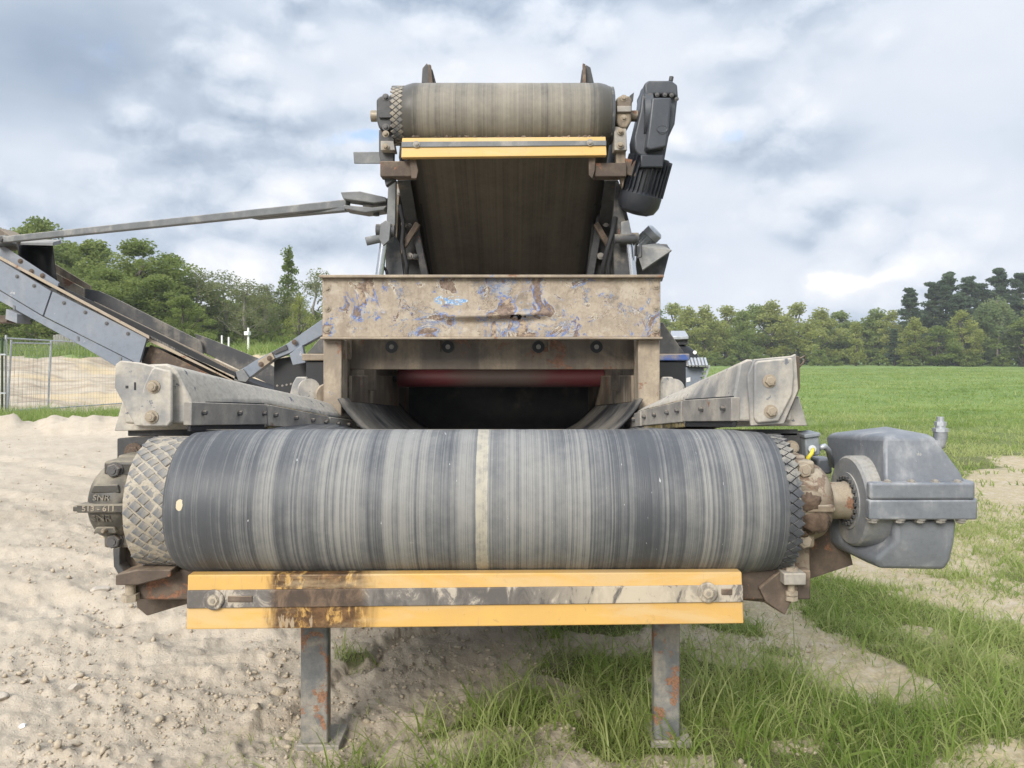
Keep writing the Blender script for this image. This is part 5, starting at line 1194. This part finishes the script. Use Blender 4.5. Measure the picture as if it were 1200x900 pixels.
# ------------------------------------------------------------------ fence, poles, far boards
def fence_panel(name, p0, p1, hgt, label, lean=0.0):
    p0, p1 = Vector(p0), Vector(p1); t = thing(name, p0, label, 'fence', 'site fence panels'); up = Vector((lean, 0, 1)).normalized() * hgt; d = (p1 - p0)
    for p in (p0, p1): B().cyl(p, p + up + Vector((0, 0, .05)), .028, 12).build('post', M['galv'], t, smooth='auto')
    for h in (.04, .985): B().cyl(p0 + up * h, p1 + up * h, .020, 10).build('rail', M['galv'], t, smooth='auto')
    b = B(); n_ = int(d.length / .14)
    for k in range(1, n_): q = p0 + d * (k / n_); b.bar(q + up * .04, q + up * .985, .0042, .0042, up=(0, 1, 0))
    for k in range(1, 9): b.bar(p0 + up * (.04 + .945 * k / 9), p1 + up * (.04 + .945 * k / 9), .0042, .0042)
    b.build('wire_mesh', M['wire'], t, kind='stuff'); return t
def gz(x, y): return float(height(np.array([x]), np.array([y]))[0])
fy = 19.9
def FP(u, Y): return Vector((X(u, Y), Y, gz(X(u, Y), Y)))
fence_panel('site_fence', FP(7, 20.0), FP(152, 25.4), 2.02, 'galvanised mesh fence panel with long top rail running off behind the grey conveyor')
fence_panel('site_fence', FP(9, 20.3), FP(56, 21.6), 1.90, 'narrow galvanised mesh fence panel leaning out from the left post', lean=.05)
fence_panel('site_fence', FP(-90, 20.2), FP(-3, 20.0), 2.02, 'galvanised mesh fence panel cut by the left picture edge')
b = B(); p = FP(2.5, 19.9); B_ = thing('fence_pole', p, 'dark green pole standing beside the first fence post', 'pole')
B().cyl(p, p + Vector((0, 0, 2.0)), .03, 10).build('shaft', plain('green_paint', (.02, .05, .03), .6), B_, smooth='auto')
for h in (.55, 1.55): B().box(p.x - .02, p.x + .12, p.y - .05, p.y + .02, p.z + h, p.z + h + .04).build('bracket', M['galv'], B_)
# camera mast and two white stakes
def ground_at(u, Y): return FP(u, Y)
p = ground_at(291, 40); top = Z(384, 40)
ms = thing('camera_mast', p, 'thin white mast with a small white camera box in front of the trees', 'mast')
B().cyl(p, (p.x, p.y, top), .05, 10).build('pole', M['white'], ms, smooth='auto')
B().box(p.x - .16, p.x + .07, 39.8, 40.2, Z(393, 40), Z(388.5, 40)).build('camera_box', M['white'], ms, bevel=.02)
B().box(p.x - .22, p.x - .15, 39.9, 40.1, Z(391, 40), Z(389.5, 40)).build('camera_lens', M['dark'], ms)
for u, v, lb_ in ((260, 393, 'left one of two short white stakes showing above the conveyor'), (268, 395, 'right one of two short white stakes showing above the conveyor')):
    p = ground_at(u, 40); b = B(); b.cyl(p, (p.x, p.y, Z(v, 40)), .045, 10); o = b.build('white_stake', M['white'], smooth='auto'); tag(o, lb_, 'stake', 'white stakes')
pf = W(70, 430, 44); bf = thing('board_fence', (pf.x, 44, gz(pf.x, 44)), 'low fence of weathered grey boards at the foot of the trees', 'fence')
for k in range(16):
    u = 62 + k * 3.3; x_ = X(u, 44); z_ = gz(x_, 44); B().box(x_, x_ + .145, 44 + random.uniform(-.02, .02), 44.03, z_ - .1, z_ + random.uniform(1.0, 1.12)).build('board', M['wood'], bf)
B().box(X(62, 44), X(114, 44), 44.04, 44.10, gz(X(88, 44), 44) + .4, gz(X(88, 44), 44) + .5).build('rail', M['wood'], bf)

def rock(name, c, r, seed, mat, flat=.6):
    rng = random.Random(seed); bm = bmesh.new(); bmesh.ops.create_icosphere(bm, subdivisions=3, radius=1)
    off = Vector((rng.random() * 50, rng.random() * 50, 0)); ax_ = [Vector([rng.gauss(0, 1) for _ in range(3)]).normalized() for _ in range(9)]; lim = [rng.uniform(.62, .95) for _ in ax_]
    for v in bm.verts:
        for a, l in zip(ax_, lim):
            d = v.co.dot(a)
            if d > l: v.co -= a * (d - l)
        v.co *= 1 + .05 * float(pn(v.co.x * 3 + off.x, v.co.y * 3 + v.co.z * 2 + off.y))
    sx, sy, sz = r * rng.uniform(.9, 1.3), r * rng.uniform(.8, 1.1), r * flat
    for v in bm.verts: v.co = Vector((v.co.x * sx, v.co.y * sy, v.co.z * sz))
    me = bpy.data.meshes.new(name); bm.to_mesh(me); bm.free(); me.materials.append(mat)
    o = bpy.data.objects.new(name, me); COL.objects.link(o); o.location = c; o.rotation_euler = (0, 0, rng.uniform(0, 6)); return o
def put_rock(u, v, rpx, label, mat, flat=.55, seed=0, cat='stone', name='stone'):
    Y = 1350 / (v - V0); x_ = X(u, Y); z_ = gz(x_, Y); r = rpx * Y / F
    o = rock(name, (x_, Y, z_ + r * flat * .35), r, seed, mat, flat); tag(o, label, cat); return o
put_rock(118, 700, 10, 'flat pale stone lying in the dirt below the left bearing', M['stone'], .4, 1)
put_rock(344, 862, 11, 'brown clod leaning against the foot of the left leg', M['clod'], .75, 2, 'clod', 'soil_clod')
put_rock(88, 806, 7, 'rounded grey stone in the loose dirt at lower left', M['stone'], .7, 3)
put_rock(2, 820, 8, 'pale stone cut by the left picture edge', M['stone'], .6, 4)
put_rock(27, 853, 4, 'small white pebble at the lower left corner', M['white'], .6, 5, 'pebble', 'pebble')
put_rock(326, 814, 9, 'angular clod left of the left leg halfway down', M['clod'], .7, 6, 'clod', 'soil_clod')
put_rock(300, 838, 8, 'grey clod in the trampled dirt left of the left leg', M['clod'], .7, 7, 'clod', 'soil_clod')
put_rock(392, 868, 9, 'flat pale stone just right of the left foot plate', M['stone'], .4, 8)

# ------------------------------------------------------------------ gravel and clods too many to count
def scatter_rocks():
    rng = np.random.default_rng(5); bm = bmesh.new(); bmesh.ops.create_icosphere(bm, subdivisions=1, radius=1); tv = np.array([v.co[:] for v in bm.verts]); bm.faces.ensure_lookup_table()
    tf = np.array([[v.index for v in f.verts] for f in bm.faces]); bm.free()
    N = 8000; v = rng.uniform(V0 + 75, 905, N * 3); Y = 1350 / (v - V0); u = rng.uniform(-30, 1000, N * 3); x = (u - 600) * Y / F
    den = (1 - grassy(x, Y)) * ss(-.55, .45, fbm(x * 1.6 + 9, Y * 1.6, 3)) ; ok = rng.random(N * 3) < den * .9
    x, Y = x[ok][:N], Y[ok][:N]; n_ = len(x)
    r = np.exp(rng.normal(math.log(.0042), .6, n_)); r = np.minimum(r, .019) * (1 + .05 * Y); z = height(x, Y)
    sc = r[:, None] * rng.uniform(.55, 1.3, (n_, 3)) * np.array([1, 1, .75]); an = rng.uniform(0, 6.28, n_)
    P = tv[None] * rng.uniform(.55, 1.25, (n_, len(tv), 1)) * sc[:, None, :]
    c, s = np.cos(an)[:, None], np.sin(an)[:, None]
    P = np.stack([P[..., 0] * c - P[..., 1] * s + x[:, None], P[..., 0] * s + P[..., 1] * c + Y[:, None], P[..., 2] + (z + r * .22)[:, None]], -1)
    f = (tf[None] + (np.arange(n_) * len(tv))[:, None, None]).reshape(-1, 3)
    me = bpy.data.meshes.new('gravel'); fast_mesh(me, P.reshape(-1, 3), f); me.materials.append(M['clod'])
    o = bpy.data.objects.new('gravel', me); COL.objects.link(o); tag(o, 'loose crumbs of soil and small stones strewn over the bare dirt', kind='stuff')
scatter_rocks()

# ------------------------------------------------------------------ grass
def blades(name, x, y, L, wdt, lean, tint, rng, segs=3, label=''):
    n_ = len(x); z = height(x, y) - .005; a = rng.uniform(0, 6.28, n_); dx, dy = np.cos(a), np.sin(a)
    fa = rng.uniform(0, 6.28, n_); wx, wy = np.cos(fa), np.sin(fa); vs = []
    curve = rng.uniform(1.3, 2.6, n_)
    for k in range(segs + 1):
        t = k / segs; off = lean * L * t ** curve; zz = z + L * (t - .42 * lean * t ** 2.2); w = wdt * (1 - t) ** .7 * .5 if k < segs else wdt * 0
        vs.append(np.stack([x + dx * off - wx * w, y + dy * off - wy * w, zz], -1)); vs.append(np.stack([x + dx * off + wx * w, y + dy * off + wy * w, zz], -1))
    V = np.stack(vs, 1); m_ = V.shape[1]; f = []
    base = (np.arange(n_) * m_)[:, None]
    for k in range(segs): f.append(base + np.array([[2 * k, 2 * k + 1, 2 * k + 3, 2 * k + 2]]))
    F_ = np.concatenate(f); me = bpy.data.meshes.new(name); fast_mesh(me, V.reshape(-1, 3), F_); me.materials.append(M['grass'])
    at = me.attributes.new('tint', 'FLOAT', 'POINT'); at.data.foreach_set('value', np.repeat(np.clip(tint, 0, 1), m_).astype(np.float32))
    me.polygons.foreach_set('use_smooth', np.ones(len(F_), bool))
    o = bpy.data.objects.new(name, me); COL.objects.link(o); tag(o, label, kind='stuff'); return o
def clumps(rng, x0, x1, y0, y1, n_cl, per, spread, p=1.0, wedge=True):
    y = np.sqrt(rng.uniform(y0 ** 2, y1 ** 2, n_cl)) if wedge else rng.uniform(y0, y1, n_cl)
    x = (rng.uniform(x0, x1, n_cl)) * (y if wedge else 1)
    g = grassy(x, y); ok = rng.random(n_cl) < g ** p; x, y = x[ok], y[ok]
    k = len(x); sz = np.clip(rng.normal(1, .35, k), .4, 2.0); tn = np.clip(rng.normal(.48, .15, k) + .22 * fbm(x * .9, y * .9, 2), 0, 1)
    X_ = np.repeat(x, per) + rng.normal(0, 1, k * per) * np.repeat(spread * sz, per); Y_ = np.repeat(y, per) + rng.normal(0, 1, k * per) * np.repeat(spread * sz, per)
    return X_, Y_, np.repeat(sz, per), np.repeat(tn, per) + rng.normal(0, .14, k * per)
def make_grass():
    rng = np.random.default_rng(11)
    x, y, s, t = clumps(rng, -.35, .74, 2.3, 8.0, 6200, 15, .038)
    L = .118 * s * rng.uniform(.4, 1.55, len(x)) * (.55 + .75 * ss(4.8, 2.9, y) + .25 * ss(.0, 1.0, fbm(x, y, 2))); dry = rng.random(len(x)) < .10
    blades('grass', x, y, L, np.exp(rng.normal(math.log(.0062), .4, len(x))), rng.uniform(.25, 1.4, len(x)), np.where(dry, .98, t + .16), rng, 4, label='fresh green grass tufts growing round and right of the right leg')
    x, y, s, t = clumps(rng, -.35, .74, 2.3, 7.0, 5200, 26, .075, p=.7)
    L = .045 * s * rng.uniform(.5, 1.6, len(x)); dry = rng.random(len(x)) < .22
    blades('grass', x, y, L, rng.uniform(.0035, .008, len(x)), rng.uniform(.5, 1.5, len(x)), np.where(dry, 1.0, t + .12), rng, 2, label='short trampled grass and straw between the taller tufts')
    x, y, s, t = clumps(rng, .10, .74, 7.0, 30.0, 12000, 9, .07)
    k = rng.random(len(x)) < ss(29, 11, y); x, y, s, t = x[k], y[k], s[k], t[k]
    L = .10 * s * rng.uniform(.6, 1.4, len(x)); blades('grass', x, y, L, rng.uniform(.010, .020, len(x)), rng.uniform(.4, 1.3, len(x)), t + .18 + .35 * fbm(x * .2, y * .5, 3), rng, 2, label='dense green grass covering the near part of the field')
    x, y, s, t = clumps(rng, .10, .74, 17.0, 95.0, 15000, 5, .16)
    k = rng.random(len(x)) < .15 + .85 * ss(16, 32, y); x, y, s, t = x[k], y[k], s[k], t[k] + .35 * fbm(x[k] * .12, y[k] * .3, 3)
    L = .13 * s * rng.uniform(.6, 1.3, len(x)); blades('grass', x, y, L, rng.uniform(.03, .06, len(x)), rng.uniform(.4, 1.2, len(x)), t + .10, rng, 1, label='pale green sward of the far field')
    x, y, s, t = clumps(rng, -14.5, -4.6, 15.9, 20.5, 2600, 12, .06, wedge=False)
    L = .24 * s * rng.uniform(.5, 1.4, len(x)); blades('grass', x, y, L, rng.uniform(.010, .018, len(x)), rng.uniform(.2, .9, len(x)), t + .1, rng, 2, label='strip of long weeds at the foot of the fence')
    x, y, s, t = clumps(rng, -34, -6, 38.0, 50.0, 3500, 8, .2, wedge=False)
    L = .55 * s * rng.uniform(.5, 1.4, len(x)); blades('grass', x, y, L, rng.uniform(.03, .05, len(x)), rng.uniform(.2, .9, len(x)), t + .05, rng, 2, label='rough grass on top of the sand bank')
    # thin scraps of grass in the dirt
    pts = [(-.78, 3.75, 14, .05), (-.86, 3.0, 14, .07), (-1.0, 2.85, 10, .10), (-1.05, 2.9, 10, .12), (-.70, 2.82, 14, .08), (-.25, 3.5, 8, .2), (-.05, 3.85, 9, .12)]
    X_, Y_ = [], []
    for a, b_, k, sp in pts: X_.append(rng.normal(a, sp, k * 3)); Y_.append(rng.normal(b_, sp, k * 3))
    X_, Y_ = np.concatenate(X_), np.concatenate(Y_); blades('grass', X_, Y_, rng.uniform(.02, .075, len(X_)), rng.uniform(.003, .005, len(X_)), rng.uniform(.3, 1.2, len(X_)), rng.uniform(.3, .8, len(X_)), rng, 3, label='scraps of low grass in the bare dirt by the left leg')
make_grass()

# ------------------------------------------------------------------ trees
def leaf_mesh(name, C, size, tint, rng, mat, flat=0.0, droop=0.0):
    n_ = len(C); a = rng.normal(size=(n_, 3)); a[:, 2] *= (1 - flat); a /= np.linalg.norm(a, axis=1)[:, None]
    b_ = rng.normal(size=(n_, 3)); b_[:, 2] -= droop; b_ -= a * (a * b_).sum(1)[:, None]; b_ /= np.linalg.norm(b_, axis=1)[:, None] + 1e-9
    s = size * rng.uniform(.6, 1.35, n_)[:, None]
    V = np.stack([C - a * s * .5, C + b_ * s * .32 + a * s * .05, C + a * s * .5, C - b_ * s * .32], 1)
    me = bpy.data.meshes.new(name); fast_mesh(me, V.reshape(-1, 3), np.arange(n_ * 4).reshape(-1, 4)); me.materials.append(mat)
    at = me.attributes.new('tint', 'FLOAT', 'POINT'); at.data.foreach_set('value', np.repeat(np.clip(tint, 0, 1), 4).astype(np.float32)); return me
def limb_mesh(name, limbs, mat):
    b = B()
    for pts, r0, r1 in limbs:
        k = len(pts); b.tube(pts, [r0 + (r1 - r0) * i / (k - 1) for i in range(k)], 7)
    me = bpy.data.meshes.new(name); me.from_pydata(b.v, [], b.f); me.materials.append(mat); me.polygons.foreach_set('use_smooth', [True] * len(me.polygons)); return me
def tree_kind(kind, seed, leaf, count):
    """unit tree about 10 m high -> (trunk mesh, crown mesh)"""
    rng = np.random.default_rng(seed); rd = random.Random(seed); limbs, C, T = [], [], []
    Ht = 10.0; mat = M['leaf']; bark = M['bark']; flat = 0; droop = 0
    def wig(p, q, k=5, w=.12):
        p, q = Vector(p), Vector(q); out = []
        for i in range(k):
            t = i / (k - 1); o = p.lerp(q, t); o += Vector((rd.gauss(0, w), rd.gauss(0, w), 0)) * math.sin(t * math.pi); out.append(o)
        return out
    def clump(c, r, n_, tv, sq=.75):
        d = rng.normal(size=(n_, 3)); d /= np.linalg.norm(d, axis=1)[:, None]; d *= (rng.random(n_) ** .45)[:, None] * np.array([r, r, r * sq]); C.append(np.array(c) + d); T.append(np.full(n_, tv) + rng.normal(0, .10, n_))
    if kind in ('broad', 'yellow', 'sparse', 'young'):
        mat = {'broad': M['leaf'], 'yellow': M['leaf_y'], 'sparse': M['leaf_s'], 'young': M['leaf_y']}[kind]
        if kind == 'sparse': bark = M['bark_pale']
        wid = {'broad': rd.uniform(3.1, 4.1), 'yellow': rd.uniform(2.8, 3.5), 'sparse': 2.6, 'young': 2.8}[kind]; base = {'broad': 1.0, 'yellow': 1.4, 'sparse': 2.4, 'young': .5}[kind]
        limbs.append((wig((0, 0, -.3), (rd.gauss(0, .3), rd.gauss(0, .3), 8.2), 7, .15), .26, .04))
        nl = 58 if kind != 'sparse' else 44
        for k in range(nl):
            t = rd.random() ** .85; hz_ = base + (9.5 - base) * t
            env = wid * (math.sin(math.pi * min(1, .22 + .80 * t)) ** .75) if kind != 'young' else wid * (1 - t) ** .75
            a = rd.uniform(0, 6.28); rr = env * math.sqrt(rd.uniform(.12, 1)) * rd.uniform(.75, 1.12)
            c = (rr * math.cos(a), rr * math.sin(a), hz_ + rd.gauss(0, .25)); r = rd.uniform(.55, 1.15) * (1 if kind != 'sparse' else .9)
            tv = rd.gauss(.52, .24)
            clump(c, r, int(count / nl * r * r), tv)
            if k % 3 == 0: limbs.append((wig((0, 0, max(1.0, hz_ - rr * .9 - .6)), c, 5, .12), .08 if kind != 'sparse' else .07, .02))
    elif kind == 'poplar':
        limbs.append((wig((0, 0, -.3), (0, 0, 9.6), 6, .04), .16, .03))
        for k in range(60):
            t = rd.random(); hz_ = 1.6 + 8.3 * t; rr = .95 * math.sin(math.pi * (.12 + .84 * t)) ** .8 * math.sqrt(rd.random()); a = rd.uniform(0, 6.28)
            clump((rr * math.cos(a), rr * math.sin(a), hz_), rd.uniform(.3, .55), int(count / 60), rd.gauss(.3, .12), 1.3)
    elif kind == 'pine':
        mat = M['pine']; flat = .3
        limbs.append((wig((0, 0, -.3), (rd.gauss(0, .15), 0, 9.7), 7, .08), .22, .03)); bs_ = rd.uniform(1.2, 2.8)
        lv = bs_
        while lv < 9.7:
            t = (lv - bs_) / (9.8 - bs_); reach = (1.75 * (1 - t) ** .55 + .30) * rd.uniform(.7, 1.15)
            for k in range(rd.randint(3, 5)):
                a = rd.uniform(0, 6.28); rc = reach * rd.uniform(.55, 1.1); e = (rc * math.cos(a), rc * math.sin(a), lv + rd.uniform(-.1, .35))
                limbs.append(([Vector((0, 0, lv - .15)), Vector((e[0] * .5, e[1] * .5, lv + .02)), Vector(e)], .05, .015))
                tv = rd.gauss(.45, .2)
                for q in (.45, .75, 1.0): clump((e[0] * q, e[1] * q, lv + (e[2] - lv) * q + .08), rd.uniform(.30, .62), int(count / 120), tv, .55)
            lv += rd.uniform(.34, .6)
    elif kind == 'birch':
        mat = M['birch']; bark = M['bark_pale']; droop = 1.6
        limbs.append((wig((0, 0, -.3), (.2, 0, 9.3), 7, .12), .15, .03))
        for k in range(46):
            t = rd.random() ** .8; hz_ = 1.8 + 7.6 * t; rr = 2.5 * math.sin(math.pi * (.2 + .76 * t)) ** .8 * math.sqrt(rd.uniform(.1, 1)); a = rd.uniform(0, 6.28); c = (rr * math.cos(a), rr * math.sin(a), hz_)
            clump(c, rd.uniform(.45, .8), int(count / 46), rd.gauss(.5, .16), 1.5)
            if k % 3 == 0: limbs.append((wig((0, 0, max(1.2, hz_ - .6 * rr)), c, 4, .1), .06, .015))
    elif kind == 'bush':
        limbs.append((wig((0, 0, -.2), (.1, 0, 6), 4, .2), .2, .05))
        for k in range(40):
            a = rd.uniform(0, 6.28); rr = 5.0 * math.sqrt(rd.random()); hh = 8.8 * (1 - (rr / 5.6) ** 2) ** .6; c = (rr * math.cos(a), rr * math.sin(a), hh * rd.uniform(.15, 1)); clump(c, rd.uniform(1.0, 1.7), int(count / 40), rd.gauss(.5, .17))
            if k % 5 == 0: limbs.append((wig((0, 0, .3), c, 4, .2), .12, .03))
    C = np.concatenate(C); T = np.concatenate(T)
    top = C[:, 2].max(); C *= np.array([1, 1, 10.0 / top])
    return limb_mesh('trunk', limbs, bark), leaf_mesh('crown', C, leaf, T, rng, mat, flat, droop)
KINDS = {}
def variants(kind, n_, leaf, count, far):
    for k in range(n_): KINDS.setdefault((kind, far), []).append(tree_kind(kind, 100 + k * 7 + len(kind) * 31 + (500 if far else 0), leaf, count))
variants('broad', 4, .23, 15000, 0); variants('sparse', 3, .18, 6500, 0); variants('poplar', 1, .24, 3600, 0); variants('yellow', 1, .22, 4200, 0); variants('bush', 2, .5, 4000, 0)
variants('broad', 4, .34, 7000, 1); variants('yellow', 3, .31, 6000, 1); variants('young', 1, .33, 3600, 1); variants('pine', 4, .26, 8500, 1); variants('birch', 2, .28, 5500, 1); variants('bush', 3, .75, 3000, 1)
ORD = 'first second third fourth fifth sixth seventh eighth ninth tenth eleventh twelfth thirteenth fourteenth fifteenth sixteenth seventeenth eighteenth nineteenth twentieth'.split()
def nth(k): return ORD[k] if k < 20 else 'twenty-' + ORD[k - 20]
DESC = {'broad': ('broadleaf_tree', 'broad green leafy tree'), 'sparse': ('thin_leaved_tree', 'thin grey-green tree with bare twigs'), 'poplar': ('poplar_tree', 'tall narrow dark poplar'), 'yellow': ('broadleaf_tree', 'yellow-green leafy tree'),
        'young': ('young_tree', 'pale yellow-green cone-shaped young tree'), 'pine': ('pine_tree', 'tall dark pine'), 'birch': ('birch_tree', 'pale drooping birch'), 'bush': ('bush', 'low leafy bush')}
def plant(lst, far, where, group):
    """lst: (u, v top, kind, depth, width factor)"""
    cnt = {}; tot = {}
    for t in lst: tot[t[2]] = tot.get(t[2], 0) + 1
    for (u, v, kind, Y, wf) in sorted(lst):
        tr, cr = random.choice(KINDS[(kind, far)]); x_ = X(u, Y); zg = gz(x_, Y); h = Z(v, Y) - zg
        k = cnt.get(kind, 0); cnt[kind] = k + 1; nm, ds = DESC[kind]
        lb_ = f'{ds} {where}' if tot[kind] == 1 else f'{nth(k)} {ds} from the left {where}'
        t = thing(nm, (x_, Y, zg), lb_, 'bush' if kind == 'bush' else 'tree', group)
        t.rotation_euler = (0, 0, random.uniform(0, 6.28)); t.scale = (h / 10 * wf, h / 10 * wf, h / 10)
        for n_, me in (('trunk', tr), ('crown', cr)):
            o = bpy.data.objects.new(n_, me); COL.objects.link(o); o.parent = t
left = [(-40, 285, 'broad', 60, 1), (5, 272, 'broad', 64, 1), (45, 258, 'broad', 58, .95), (78, 286, 'broad', 66, 1), (112, 285, 'broad', 57, 1.1), (160, 284, 'broad', 55, 1.15), (200, 300, 'broad', 59, 1.05), (-10, 300, 'broad', 52, 1.1), (60, 310, 'broad', 51, 1.2), (130, 318, 'broad', 50, 1.2), (185, 325, 'broad', 52, 1.2),
        (235, 318, 'sparse', 58, 1.2), (262, 320, 'sparse', 62, 1.25), (288, 330, 'sparse', 57, 1.2), (308, 336, 'sparse', 62, 1.2), (345, 345, 'sparse', 60, 1.1), (338, 292, 'poplar', 63, .95), (372, 318, 'sparse', 70, 1.0), (352, 348, 'yellow', 56, .9), (390, 350, 'yellow', 58, 1.0), (250, 345, 'broad', 64, 1.1), (300, 350, 'broad', 64, 1.2), (215, 350, 'broad', 50, 1.1)]
left = [(u, v - 4, k, Y, w * (1.3 if k in ('broad', 'sparse') else 1)) for u, v, k, Y, w in left]
plant(left, 0, 'in the left wood', 'trees of the left wood')
lbush = [(-30, 395, 'bush', 49, 1.3), (15, 392, 'bush', 48, 1.3), (60, 395, 'bush', 48, 1.2), (110, 398, 'bush', 48, 1.3), (200, 392, 'bush', 48, 1.3), (240, 390, 'bush', 48, 1.3), (290, 396, 'bush', 49, 1.3), (335, 392, 'bush', 48, 1.2), (370, 394, 'bush', 48, 1.2)]
plant(lbush, 0, 'along the foot of the left wood', 'bushes under the left wood')
right = [(742, 366, 'broad', 150, 1.2), (768, 362, 'broad', 138, 1.1), (788, 358, 'yellow', 142, 1.1), (806, 361, 'yellow', 130, 1.0), (826, 360, 'yellow', 128, 1.0), (850, 361, 'yellow', 134, 1.1), (884, 359, 'broad', 140, 1.1), (905, 354, 'yellow', 136, 1.1), (936, 357, 'yellow', 132, 1.0), (962, 363, 'yellow', 138, 1.15), (985, 367, 'broad', 146, 1.2), (1003, 378, 'young', 122, 1.05), (1028, 364, 'broad', 140, 1.1), (1048, 366, 'yellow', 134, .9), (1075, 372, 'broad', 140, 1.1), (870, 366, 'broad', 126, .8),
         (1066, 340, 'pine', 128, .95), (1092, 333, 'pine', 132, .9), (1110, 321, 'pine', 130, .95), (1134, 327, 'pine', 133, 1.05), (1150, 335, 'pine', 136, 1.1), (1172, 317, 'pine', 134, .95), (1196, 323, 'pine', 131, 1.0), (1122, 345, 'pine', 127, 1.1), (1226, 326, 'pine', 134, 1.0), (1250, 335, 'pine', 132, 1.0), (1048, 388, 'pine', 125, 1.1),
         (1168, 349, 'birch', 122, 1.15), (1150, 362, 'birch', 124, 1.0), (1198, 376, 'broad', 118, 1.35), (1235, 370, 'broad', 118, 1.2), (1115, 370, 'broad', 138, 1.2), (1090, 365, 'yellow', 142, 1.0), (1128, 366, 'yellow', 120, .8), (1072, 374, 'yellow', 121, .9), (1215, 352, 'broad', 124, 1.0), (1100, 384, 'broad', 119, 1.2)]
right = [(u, v - 3, k, Y, w * (1.3 if k in ('broad', 'yellow') else 1)) for u, v, k, Y, w in right]
plant(right, 1, 'at the field edge', 'trees beyond the field')
rbush = [(790, 414, 'bush', 122, 1.2), (838, 412, 'bush', 121, 1.5), (858, 416, 'bush', 120, 1.5), (890, 412, 'bush', 122, 1.4), (958, 404, 'bush', 120, .8), (925, 415, 'bush', 121, 1.4), (978, 416, 'bush', 121, 1.4), (1030, 414, 'bush', 121, 1.3), (1065, 414, 'bush', 120, 1.5), (1095, 417, 'bush', 119, 1.6), (1120, 406, 'bush', 119, 1.0), (1140, 412, 'bush', 118, 1.4), (1175, 414, 'bush', 118, 1.4), (1225, 412, 'bush', 118, 1.5)]
plant(rbush, 1, 'along the far edge of the field', 'bushes beyond the field')
# the wood behind the first rows reads as one mass
def wood(name, pts, leaf, mat, label, seed):
    rng = np.random.default_rng(seed); C = []
    for (x0, y0, x1, y1, h, n_) in pts:
        t = rng.random(n_); x_ = x0 + (x1 - x0) * t; y_ = y0 + (y1 - y0) * t + rng.normal(0, 2.0, n_); hh = h * (.72 + .25 * fbm(x_ * .14, y_ * .14, 3))
        C.append(np.stack([x_, y_, hh * rng.random(n_) ** .8 + height(x_, y_)], -1))
    C = np.concatenate(C); me = leaf_mesh(name, C, leaf, rng.normal(.32, .12, len(C)) , rng, mat); o = bpy.data.objects.new(name, me); COL.objects.link(o); tag(o, label, kind='stuff')
wood('woodland', [(-62, 70, -14, 72, 6.5, 16000), (-48, 62, -15, 62, 3.0, 7000)], .5, M['leaf'], 'shaded mass of wood behind the left trees', 1)
wood('woodland', [(22, 152, 66, 150, 9.0, 12000), (60, 146, 112, 142, 10.5, 16000)], .75, M['leaf'], 'shaded mass of wood behind the field trees', 2)

# ------------------------------------------------------------------ the thin air that fades the far trees
def make_haze():
    b = B(); b.box(-440, 440, -440, 440, -4.0, 26.0); m = bpy.data.materials.new('thin_haze'); m.use_nodes = True; nt = m.node_tree; nt.nodes.clear()
    out = nt.nodes.new('ShaderNodeOutputMaterial'); pv = nt.nodes.new('ShaderNodeVolumePrincipled'); pv.inputs['Color'].default_value = (.86, .90, .96, 1); pv.inputs['Density'].default_value = .0006
    nt.links.new(pv.outputs[0], out.inputs['Volume']); o = b.build('haze', m); tag(o, kind='stuff', label='thin pale haze over the field')
make_haze()
